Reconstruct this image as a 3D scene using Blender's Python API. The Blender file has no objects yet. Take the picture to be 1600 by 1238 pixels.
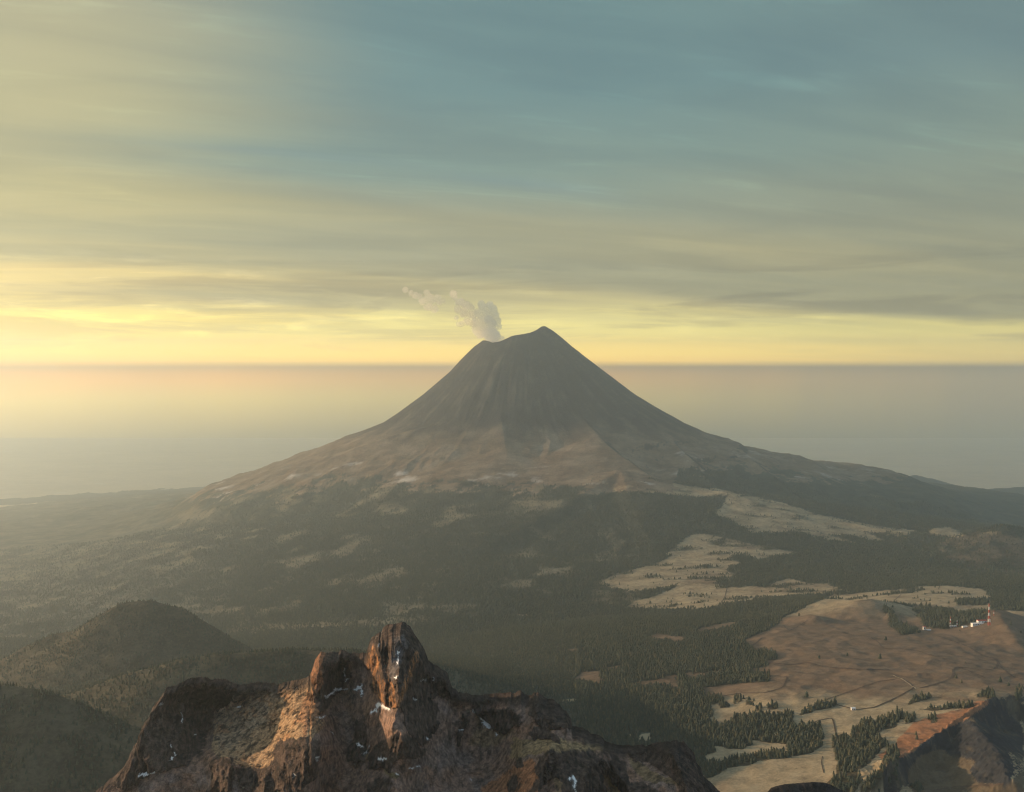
import bpy, bmesh, math, random
import numpy as np
from mathutils import Vector, Matrix

random.seed(7)
rng = np.random.default_rng(11)
sc = bpy.context.scene
col = sc.collection
R = math.radians

# ------------------------------------------------------------------ camera
F = 1537.0            # focal length in photo pixels (photo 1600 x 1238)
CX, HY = 800.0, 572.0  # principal column, eye level row
ZC = 2650.0           # camera height above the far plain
cam_d = bpy.data.cameras.new('camera')
cam = bpy.data.objects.new('camera', cam_d)
col.objects.link(cam)
cam.location = (0, 0, ZC)
cam.rotation_euler = (R(90), 0, 0)
cam_d.sensor_width = 36
cam_d.lens = 36 * F / 1600
cam_d.shift_y = -(619 - HY) / 1600
cam_d.clip_start = 1
cam_d.clip_end = 400000
sc.camera = cam

# ------------------------------------------------------------------ light
SUN_EL, SUN_AZ = 11.5, -77.0      # degrees; azimuth from the view direction, left negative
SUN_STRENGTH = 5.0
SKY_STRENGTH = 0.1
sd = bpy.data.lights.new('sun', 'SUN')
sun = bpy.data.objects.new('sun', sd)
col.objects.link(sun)
sd.energy = SUN_STRENGTH
sd.color = (1.0, 0.66, 0.38)
sd.angle = R(0.6)
sdir = Vector((math.sin(R(SUN_AZ)) * math.cos(R(SUN_EL)), math.cos(R(SUN_AZ)) * math.cos(R(SUN_EL)), math.sin(R(SUN_EL))))
sun.rotation_euler = sdir.to_track_quat('Z', 'Y').to_euler()
sun.location = (0, 0, ZC + 500)

sc.view_settings.view_transform = 'Standard'
sc.view_settings.look = 'None'
sc.view_settings.exposure = 0.5
sc.view_settings.gamma = 1.0
sc.view_settings.use_curve_mapping = False
sc.cycles.use_denoising = True
try:
    sc.cycles.denoiser = 'OPENIMAGEDENOISE'
    sc.cycles.denoising_input_passes = 'RGB_ALBEDO_NORMAL'
except Exception:
    pass
sc.cycles.max_bounces = 16
sc.cycles.diffuse_bounces = 1
sc.cycles.glossy_bounces = 1
sc.cycles.volume_bounces = 14
sc.cycles.sample_clamp_indirect = 10.0
sc.cycles.use_adaptive_sampling = False
sc.cycles.pixel_filter_type = 'BLACKMAN_HARRIS'
sc.cycles.filter_width = 1.15


def lin(c):
    out = []
    for v in c:
        v = v / 255.0
        out.append(v / 12.92 if v <= 0.04045 else ((v + 0.055) / 1.055) ** 2.4)
    return tuple(out)


class NT:
    """small helper to write node trees"""
    def __init__(self, tree):
        self.t = tree
        self.n = tree.nodes
        self.l = tree.links

    def node(self, kind, **kw):
        nd = self.n.new(kind)
        for k, v in kw.items():
            setattr(nd, k, v)
        return nd

    def put(self, sock, v):
        if isinstance(v, bpy.types.NodeSocket):
            self.l.new(v, sock)
        elif isinstance(v, (tuple, list)):
            if len(v) == 3 and len(sock.default_value) == 4:
                v = (*v, 1)
            sock.default_value = v
        else:
            sock.default_value = v

    def math(self, op, a, b=0.0, c=None, clamp=False):
        nd = self.node('ShaderNodeMath', operation=op, use_clamp=clamp)
        self.put(nd.inputs[0], a)
        self.put(nd.inputs[1], b)
        if c is not None:
            self.put(nd.inputs[2], c)
        return nd.outputs[0]

    def vmath(self, op, a, b):
        nd = self.node('ShaderNodeVectorMath', operation=op)
        self.put(nd.inputs[0], a)
        self.put(nd.inputs[1], b)
        return nd

    def smooth(self, v, a, b, t0=0.0, t1=1.0):
        nd = self.node('ShaderNodeMapRange', interpolation_type='SMOOTHSTEP')
        self.put(nd.inputs['Value'], v)
        nd.inputs['From Min'].default_value = a
        nd.inputs['From Max'].default_value = b
        nd.inputs['To Min'].default_value = t0
        nd.inputs['To Max'].default_value = t1
        return nd.outputs[0]

    def mix(self, f, a, b, mode='MIX'):
        nd = self.node('ShaderNodeMix', data_type='RGBA', blend_type=mode)
        self.put(nd.inputs[0], f)
        self.put(nd.inputs[6], a)
        self.put(nd.inputs[7], b)
        return nd.outputs[2]

    def combine(self, x, y, z):
        nd = self.node('ShaderNodeCombineXYZ')
        self.put(nd.inputs[0], x)
        self.put(nd.inputs[1], y)
        self.put(nd.inputs[2], z)
        return nd.outputs[0]

    def noise(self, vec, scale, detail=4, rough=0.5, dist=0.0):
        nd = self.node('ShaderNodeTexNoise')
        self.put(nd.inputs['Vector'], vec)
        nd.inputs['Scale'].default_value = scale
        nd.inputs['Detail'].default_value = detail
        nd.inputs['Roughness'].default_value = rough
        nd.inputs['Distortion'].default_value = dist
        return nd.outputs[0]

    def ramp(self, f, stops):
        nd = self.node('ShaderNodeValToRGB')
        cr = nd.color_ramp
        cr.elements[0].position = stops[0][0]
        cr.elements[0].color = (*stops[0][1], 1)
        cr.elements[1].position = stops[-1][0]
        cr.elements[1].color = (*stops[-1][1], 1)
        for p, c in stops[1:-1]:
            e = cr.elements.new(p)
            e.color = (*c, 1)
        self.put(nd.inputs[0], f)
        return nd.outputs[0]


# ------------------------------------------------------------------ sky (world)
world = bpy.data.worlds.new('World')
sc.world = world
world.use_nodes = True
W = NT(world.node_tree)
W.n.clear()
tc = W.node('ShaderNodeTexCoord')
sep = W.node('ShaderNodeSeparateXYZ')
W.l.new(tc.outputs['Generated'], sep.inputs[0])
dx, dy, dz = sep.outputs
hyp = W.math('SQRT', W.math('ADD', W.math('MULTIPLY', dx, dx), W.math('MULTIPLY', dy, dy)))
elev = W.math('ARCTAN2', dz, hyp)            # radians
az = W.math('ARCTAN2', dx, dy)               # 0 ahead, negative to the left
# ramps: position = (y_photo measured from eye level) -> elevation tangent
EL0, EL1 = -0.12, 1.57


def epos(y):
    e = math.atan((HY - y) / F)
    return (e - EL0) / (EL1 - EL0)


# a bending of the layers: big soft noise shifts the elevation a little
proj = W.math('DIVIDE', 1.0, W.math('ADD', W.math('MAXIMUM', dz, 0.0), 0.06))
px = W.math('MULTIPLY', dx, proj)
py = W.math('MULTIPLY', dy, proj)
# streak coordinates: long along the right-to-left drift
rotx = W.math('ADD', W.math('MULTIPLY', px, 0.93), W.math('MULTIPLY', py, 0.37))
roty = W.math('SUBTRACT', W.math('MULTIPLY', py, 0.93), W.math('MULTIPLY', px, 0.37))
pst = W.combine(W.math('MULTIPLY', rotx, 0.16), W.math('MULTIPLY', roty, 0.75), 3.1)
n_big = W.noise(pst, 1.1, 3, 0.5, 0.35)
n_mid = W.noise(W.combine(W.math('MULTIPLY', rotx, 0.3), W.math('MULTIPLY', roty, 0.9), 8.2), 2.6, 5, 0.55, 0.5)
# low clouds banks near the horizon in angle space (flat layers seen edge on)
ang = W.combine(W.math('MULTIPLY', az, 2.6), W.math('MULTIPLY', elev, 26.0), 1.7)
n_low = W.noise(ang, 1.6, 6, 0.55, 0.7)
n_low2 = W.noise(W.combine(W.math('MULTIPLY', az, 7.0), W.math('MULTIPLY', elev, 46.0), 5.7), 1.6, 7, 0.62, 0.7)

up_only = W.smooth(elev, 0.02, 0.10)
wob = W.math('MULTIPLY', W.math('SUBTRACT', n_big, 0.5), W.math('MULTIPLY', up_only, 0.10))
fpos = W.math('DIVIDE', W.math('SUBTRACT', W.math('ADD', elev, wob), EL0), EL1 - EL0, clamp=True)

def hv(r_, g_, b_):
    return ('L', (r_, g_, b_))


# listed per photo row: colours as seen there, or (hv) linear brightness where the far haze in front dims them
LEFT = [(720, hv(.16, .13, .08)), (680, hv(.34, .24, .10)), (620, hv(2.1, 1.35, .20)), (588, hv(2.7, 1.02, .08)), (574, hv(1.3, .55, .08)), (568, hv(2.9, 1.35, .14)),
        (550, hv(3.3, 1.95, .16)), (520, hv(1.8, 1.3, .19)), (480, hv(1.10, .84, .24)), (450, hv(1.0, .75, .26)), (415, (202, 188, 132)),
        (340, (184, 176, 128)), (200, (178, 173, 134)), (60, (174, 170, 138)), (-150, (160, 162, 140)), (-900, (140, 152, 150)), (-4000, (150, 166, 176))]
MID = [(720, hv(.16, .13, .08)), (680, hv(.24, .19, .10)), (620, hv(1.15, .78, .16)), (588, hv(1.35, .60, .10)), (574, hv(.65, .32, .10)), (568, hv(2.6, 1.5, .19)),
       (550, hv(3.1, 2.0, .23)), (520, hv(1.8, 1.45, .34)), (500, hv(1.25, 1.05, .33)), (478, (212, 196, 134)), (440, (178, 168, 124)),
       (360, (158, 158, 130)), (260, (124, 146, 138)), (150, (106, 136, 138)), (0, (106, 136, 138)), (-300, (112, 140, 146)), (-1200, (132, 156, 168)), (-4000, (150, 166, 176))]
RIGHT = [(720, hv(.16, .13, .09)), (680, hv(.20, .17, .11)), (620, hv(.50, .32, .14)), (588, hv(.62, .38, .14)), (574, hv(.34, .20, .10)), (569, hv(1.9, 1.2, .19)),
         (550, hv(2.4, 1.65, .22)), (520, hv(1.35, 1.1, .25)), (497, (180, 168, 116)), (450, (158, 152, 116)),
         (350, (142, 146, 124)), (240, (126, 144, 134)), (120, (112, 136, 136)), (0, (110, 134, 134)), (-300, (112, 138, 144)), (-1200, (132, 156, 168)), (-4000, (150, 166, 176))]


def mk(stops):
    s = sorted([(epos(y), c[1] if c[0] == 'L' else lin(c)) for y, c in stops])
    s = [(max(0.0, min(1.0, p)), c) for p, c in s]
    return W.ramp(fpos, s)


rl, rm, rr = mk(LEFT), mk(MID), mk(RIGHT)
azw = W.math('ADD', az, W.math('MULTIPLY', W.math('SUBTRACT', n_big, 0.5), 0.5))
base = W.mix(W.smooth(azw, -0.52, -0.12), rl, rm)
base = W.mix(W.smooth(azw, 0.05, 0.50), base, rr)
BEHIND = [(700, hv(.13, .13, .11)), (610, hv(.34, .33, .34)), (573, hv(.40, .39, .40)), (520, (186, 188, 192)), (350, (172, 184, 194)), (0, (162, 180, 194)), (-1200, (158, 180, 196)), (-4000, (156, 178, 192))]
rb = mk(BEHIND)
aaz = W.math('ABSOLUTE', W.math('ADD', azw, 0.45))      # the bright horizon is centred left of ahead
base = W.mix(W.smooth(aaz, 1.25, 2.0), base, rb)
# high cloud veil: soft light and dark drifts
vfac = W.smooth(n_mid, 0.34, 0.68)
veil = W.mix(vfac, (0.91, 0.92, 0.94), (1.08, 1.07, 1.04))
base = W.mix(up_only, base, W.mix(1.0, base, veil, 'MULTIPLY'))
# grey-brown banks and pale tears close above the horizon
inband = W.math('MULTIPLY', W.smooth(elev, 0.004, 0.03), W.smooth(elev, 0.13, 0.07))
dark = W.math('MULTIPLY', W.smooth(n_low, 0.47, 0.60), inband)
base = W.mix(W.math('MULTIPLY', dark, 0.72), base, W.mix(1.0, base, (0.62, 0.60, 0.66), 'MULTIPLY'))
lite = W.math('MULTIPLY', W.smooth(n_low2, 0.50, 0.68), inband)
base = W.mix(W.math('MULTIPLY', lite, W.smooth(az, 0.1, -0.35, 0.25, 0.9)), base, W.mix(1.0, base, (1.35, 1.36, 1.45), 'MULTIPLY'))
# teal window in the veil, high in the middle
gaps = W.math('MULTIPLY', W.smooth(n_big, 0.56, 0.70), W.smooth(elev, 0.12, 0.2))

wsp = W.noise(W.combine(W.math('MULTIPLY', rotx, 0.9), W.math('MULTIPLY', roty, 4.2), 2.2), 1.4, 6, 0.62, 0.9)
wfac = W.math('MULTIPLY', W.smooth(wsp, 0.52, 0.72), W.smooth(n_mid, 0.42, 0.62))
base = W.mix(W.math('MULTIPLY', wfac, W.smooth(elev, 0.10, 0.18, 0.0, 0.55)), base, W.mix(1.0, base, (1.22, 1.30, 1.26), 'MULTIPLY'))
sky = W.node('ShaderNodeTexSky', sky_type='NISHITA')
sky.sun_disc = False
sky.sun_elevation = R(SUN_EL)
sky.sun_rotation = R(SUN_AZ)
sky.altitude = 4000
sky.dust_density = 2.0
sky.ozone_density = 1.5
# warm glow around the sun, which stands outside the frame to the left
sdn = W.vmath('DOT_PRODUCT', tc.outputs['Generated'], tuple(sdir))
glow = W.math('POWER', W.math('MAXIMUM', sdn.outputs['Value'], 0.0), 20.0)
base = W.mix(W.math('MULTIPLY', glow, 0.9), base, (1.6, 1.05, 0.5))
cloudy = W.node('ShaderNodeVectorMath', operation='SCALE')
W.put(cloudy.inputs[0], base)
cloudy.inputs['Scale'].default_value = 0.75 / SKY_STRENGTH
share = W.math('ADD', 0.04, W.math('MULTIPLY', gaps, 0.14))
final = W.mix(W.math('MULTIPLY', share, W.smooth(elev, 0.02, 0.12)), cloudy.outputs[0], sky.outputs[0])
bg = W.node('ShaderNodeBackground')
W.put(bg.inputs[0], final)
bg.inputs[1].default_value = SKY_STRENGTH
wo = W.node('ShaderNodeOutputWorld')
W.l.new(bg.outputs[0], wo.inputs[0])


# ------------------------------------------------------------------ numpy noise
def hash3(ix, iy, iz, seed):
    h = (ix.astype(np.int64) * 374761393 + iy.astype(np.int64) * 668265263 + iz.astype(np.int64) * 2147483647 + seed * 974634777) & 0xFFFFFFFF
    h = ((h ^ (h >> 13)) * 1274126177) & 0xFFFFFFFF
    h = ((h ^ (h >> 16)) * 2246822519) & 0xFFFFFFFF
    return ((h ^ (h >> 15)) & 0xFFFFFF).astype(np.float32) / 16777216.0 * 2 - 1


def vnoise2(x, y, seed=0):
    ix, iy = np.floor(x), np.floor(y)
    fx, fy = (x - ix).astype(np.float32), (y - iy).astype(np.float32)
    sx, sy = fx * fx * fx * (fx * (fx * 6 - 15) + 10), fy * fy * fy * (fy * (fy * 6 - 15) + 10)
    z = np.zeros_like(ix)

    def g(ax, ay, bx, by):
        a = hash3(ax, ay, z, seed)
        b = hash3(ax, ay, z, seed + 57)
        return a * bx + b * by
    n00 = g(ix, iy, fx, fy)
    n10 = g(ix + 1, iy, fx - 1, fy)
    n01 = g(ix, iy + 1, fx, fy - 1)
    n11 = g(ix + 1, iy + 1, fx - 1, fy - 1)
    return ((n00 + (n10 - n00) * sx) * (1 - sy) + (n01 + (n11 - n01) * sx) * sy) * 1.3


def vnoise3(x, y, z, seed=0):
    ix, iy, iz = np.floor(x), np.floor(y), np.floor(z)
    fx, fy, fz = (x - ix).astype(np.float32), (y - iy).astype(np.float32), (z - iz).astype(np.float32)
    s = lambda t: t * t * t * (t * (t * 6 - 15) + 10)
    sx, sy, sz = s(fx), s(fy), s(fz)

    def g(a, b, c):
        X, Y, Z = ix + a, iy + b, iz + c
        return (hash3(X, Y, Z, seed) * (fx - a) + hash3(X, Y, Z, seed + 31) * (fy - b) + hash3(X, Y, Z, seed + 77) * (fz - c))
    r = 0
    for c in (0, 1):
        wz = sz if c else 1 - sz
        a0 = g(0, 0, c)
        a1 = g(1, 0, c)
        b0 = g(0, 1, c)
        b1 = g(1, 1, c)
        r = r + wz * ((a0 + (a1 - a0) * sx) * (1 - sy) + (b0 + (b1 - b0) * sx) * sy)
    return r * 1.1


def fbm2(x, y, oct=5, seed=0, gain=0.5, ridged=False):
    a, s, t = 1.0, 0.0, 0.0
    for k in range(oct):
        n = vnoise2(x * 2 ** k + 17.3 * k, y * 2 ** k - 9.1 * k, seed + k * 13)
        if ridged:
            n = 1 - 2 * np.abs(n)
        s = s + a * n
        t += a
        a *= gain
    return s / t


def fbm3(x, y, z, oct=4, seed=0, gain=0.5, ridged=False):
    a, s, t = 1.0, 0.0, 0.0
    for k in range(oct):
        n = vnoise3(x * 2 ** k + 17.3 * k, y * 2 ** k - 9.1 * k, z * 2 ** k + 4.4 * k, seed + k * 13)
        if ridged:
            n = 1 - 2 * np.abs(n)
        s = s + a * n
        t += a
        a *= gain
    return s / t


def sstep(x, a, b):
    t = np.clip((x - a) / (b - a), 0, 1)
    return t * t * (3 - 2 * t)


def lerp(a, b, t):
    return a + (b - a) * t


def inpoly(x, y, poly):
    res = np.zeros(x.shape, bool)
    p = np.array(poly, float)
    m = (x > p[:, 0].min()) & (x < p[:, 0].max()) & (y > p[:, 1].min()) & (y < p[:, 1].max())
    if not m.any():
        return res
    xx, yy = x[m], y[m]
    r = np.zeros(xx.shape, bool)
    j = len(p) - 1
    for i in range(len(p)):
        x0, y0, x1, y1 = p[i, 0], p[i, 1], p[j, 0], p[j, 1]
        if y0 != y1:
            r ^= ((y0 > yy) != (y1 > yy)) & (xx < (x1 - x0) * (yy - y0) / (y1 - y0) + x0)
        j = i
    res[m] = r
    return res


def polydist(x, y, pts):
    d = np.full(x.shape, 1e9)
    for (ax, ay), (bx, by) in zip(pts[:-1], pts[1:]):
        vx, vy = bx - ax, by - ay
        t = np.clip(((x - ax) * vx + (y - ay) * vy) / (vx * vx + vy * vy + 1e-9), 0, 1)
        d = np.minimum(d, np.hypot(x - ax - t * vx, y - ay - t * vy))
    return d


def at(x, y, Y):
    return ((x - CX) / F * Y, Y, ZC - (y - HY) / F * Y)


def tps_fit(P, v, lam=1e-3):
    P = np.array(P, float)
    v = np.array(v, float)
    n = len(P)
    d2 = ((P[:, None] - P[None]) ** 2).sum(-1)
    K = 0.5 * d2 * np.log(d2 + 1e-12) + lam * np.eye(n)
    A = np.zeros((n + 3, n + 3))
    A[:n, :n] = K
    A[:n, n] = 1
    A[:n, n + 1:] = P
    A[n, :n] = 1
    A[n + 1:, :n] = P.T
    b = np.zeros(n + 3)
    b[:n] = v
    w = np.linalg.solve(A, b)
    return P, w


def tps_eval(fit, a, b):
    P, w = fit
    n = len(P)
    out = w[n] + w[n + 1] * a + w[n + 2] * b
    for i in range(n):
        d2 = (a - P[i, 0]) ** 2 + (b - P[i, 1]) ** 2
        out = out + w[i] * 0.5 * d2 * np.log(d2 + 1e-12)
    return out


def smax(a, b, k):
    h = np.clip(0.5 + 0.5 * (a - b) / k, 0, 1)
    return b + (a - b) * h + k * h * (1 - h)


# ------------------------------------------------------------------ terrain heights
base_pts = [
    # far plain and left apron
    (-300, 830, 14000), (0, 832, 14000), (-300, 860, 11500), (0, 822, 12000), (0, 856, 9500), (150, 850, 9500), (-200, 905, 8000), (0, 902, 7800),
    (100, 950, 6200), (-150, 1000, 5000), (0, 1005, 5000), (150, 1005, 4900),
    (300, 862, 8500), (300, 945, 6000), (300, 1002, 5000), (450, 982, 5000), (450, 900, 6500), (450, 842, 8000),
    (600, 822, 8000), (600, 895, 6200), (600, 965, 5000), (750, 825, 7800), (750, 895, 6000), (750, 985, 4700),
    (900, 812, 8000), (900, 862, 6800), (900, 940, 5300), (900, 1022, 4200), (900, 1102, 3300), (960, 1160, 2750),
    (1000, 835, 7500), (1050, 896, 5900), (1050, 955, 4950), (1050, 1040, 3900), (1050, 1120, 3100), (1100, 1190, 2450),
    (1100, 845, 6950), (1200, 850, 6800), (1200, 910, 5450), (1200, 982, 4400), (1300, 868, 6500), (1450, 872, 6400), (1590, 886, 6200), (1800, 886, 6200),
    # right hills
    (1301, 931, 4950), (1470, 920, 4850), (1535, 926, 4750), (1650, 930, 4700), (1800, 935, 4600), (1400, 948, 4450), (1500, 950, 4350),
    (1250, 1000, 3900), (1150, 1050, 3500), (1200, 1100, 3000), (1300, 1150, 2550), (1200, 1202, 2250), (1350, 1235, 2030),
    (1300, 1062, 3150), (1400, 1062, 3080), (1400, 1012, 3500), (1500, 1050, 3050), (1590, 1042, 3100), (1590, 1085, 2750), (1750, 1050, 3000), (1750, 1180, 2200),
    (1480, 1096, 2700), (1400, 1130, 2480), (1460, 1205, 2120), (1530, 1215, 2080), (1590, 1222, 2060), (1500, 1262, 1850), (1300, 1320, 1650), (1600, 1330, 1600), (1800, 1330, 1600),
    # hidden ground behind the rock ridge
    (-200, 1180, 2300), (0, 1150, 2400), (200, 1160, 2300), (400, 1150, 2500), (600, 1120, 2900), (700, 1140, 2800), (800, 1120, 3100),
    (-200, 1500, 1300), (100, 1480, 1300), (400, 1500, 1300), (700, 1480, 1400), (950, 1400, 1500), (1100, 1330, 1650),
    (100, 1250, 1750), (400, 1270, 1800), (700, 1260, 1950), (900, 1230, 2200),
    (200, 1015, 4200), (400, 1020, 4100), (0, 1035, 4200), (600, 1020, 4000),
]
P, V = [], []
for x, y, Y in base_pts:
    X, _, z = at(x, y, Y)
    P.append((X / Y, math.log(Y)))
    V.append(z)
for u in (-0.8, -0.5, -0.2, 0.1, 0.35, 0.6, 0.8):     # behind the volcano everything sinks to the plain
    for Y in (17500, 24000, 45000):
        P.append((u, math.log(Y)))
        V.append(-60 if Y > 18000 else -20)
for u, Y, z in ((0.2, 12500, 700), (0.35, 12500, 600), (0.5, 12000, 500), (0.42, 9000, 1250), (0.52, 8800, 1180), (0.7, 8500, 1100), (0.34, 9500, 1200), (0.7, 12000, 400), (0.25, 9300, 1300)):
    P.append((u, math.log(Y)))
    V.append(z)
base_fit = tps_fit(P, V, 1e-4)

YV = 11500.0
VX = (815 - CX) / F * YV
PXM = YV / F
prof_L = [(0, 515), (45, 527), (60, 532), (75, 543), (96, 564), (112, 582), (153, 617), (190, 644), (215, 661), (265, 682), (320, 705), (364, 720), (409, 737), (477, 758), (517, 783), (572, 799), (666, 822), (725, 829), (815, 831), (900, 845), (1100, 862), (1500, 900), (2400, 960)]
prof_R = [(0, 500), (28, 505), (51, 516), (76, 540), (100, 559), (122, 576), (176, 617), (222, 645), (285, 680), (331, 693), (346, 702), (369, 705), (399, 716), (410, 714), (425, 717), (440, 719), (466, 729), (500, 738), (519, 735), (541, 737), (582, 741), (601, 747), (620, 757), (654, 768), (710, 778), (755, 785), (785, 783), (850, 792), (1000, 830), (1500, 900), (2400, 960)]
prof_F = [(0, 505), (45, 524), (60, 534), (100, 563), (160, 618), (200, 650), (240, 672), (290, 694), (340, 712), (400, 735), (450, 755), (520, 782), (600, 808), (800, 850), (1500, 930), (2400, 1000)]
top_line = [(700, 560), (748, 538), (755, 532), (762, 534), (770, 537), (780, 536), (790, 532), (800, 527), (815, 524), (824, 519), (834, 513), (843, 508), (852, 511), (862, 517), (875, 527), (892, 541), (940, 578)]


def prof(pr, r):
    a = np.array(pr, float)
    return ZC - (np.interp(r / PXM, a[:, 0], a[:, 1]) - HY) * PXM


def volcano_h(X, Y):
    ddx, ddy = X - VX, Y - YV
    r = np.hypot(ddx, ddy) + 1e-6
    c = ddx / r
    s = -ddy / r             # 1 towards the camera
    wR = np.clip(c, 0, 1) ** 2
    wL = np.clip(-c, 0, 1) ** 2
    wF = 1 - wR - wL
    th = np.arctan2(ddy, ddx)
    z = wR * prof(prof_R, r) + wL * prof(prof_L, r) + wF * prof(prof_F, r)
    # gullies radiating from the top
    side = 1 - 0.8 * np.abs(c) ** 6
    g1 = fbm2(th * 9 + 1.1 * fbm2(X / 900, Y / 900, 3, 5), r / 2000, 4, 21, 0.5, True)
    g2 = fbm2(th * 26, r / 1300, 3, 33, 0.55, True)
    lower = sstep(r, 1400, 2500)
    amp = (6 + 16 * sstep(r, 350, 1100) + 4 * lower) * (1 - 0.6 * sstep(r, 4500, 7000))
    z = z + side * amp * (g1 - 0.15) + side * (4 + 8 * sstep(r, 300, 900) - 5 * lower) * g2
    z = z + 12 * sstep(r, 200, 500) * (1 - lower) * fbm2(X / 130, Y / 190, 4, 36, 0.6, True) * side
    z = z + lower * (44 * fbm2(X / 620, Y / 620, 6, 3, 0.5, True) + 30 * fbm2(X / 260 + 3, Y / 400, 4, 35))
    tl = np.array(top_line, float)
    xpix = CX + X / YV * F
    top = ZC - (np.interp(xpix, tl[:, 0], tl[:, 1]) - HY) * PXM + 9 * fbm2(X / 75, Y / 75, 4, 8, 0.6, True) - 3
    z = np.where(r < 900, np.minimum(z, top), z)
    # crater bowl behind the rim
    z = z - 190 * sstep(np.hypot(ddx + 40, (ddy - 60) * 0.8), 330, 150)
    return z


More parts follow.
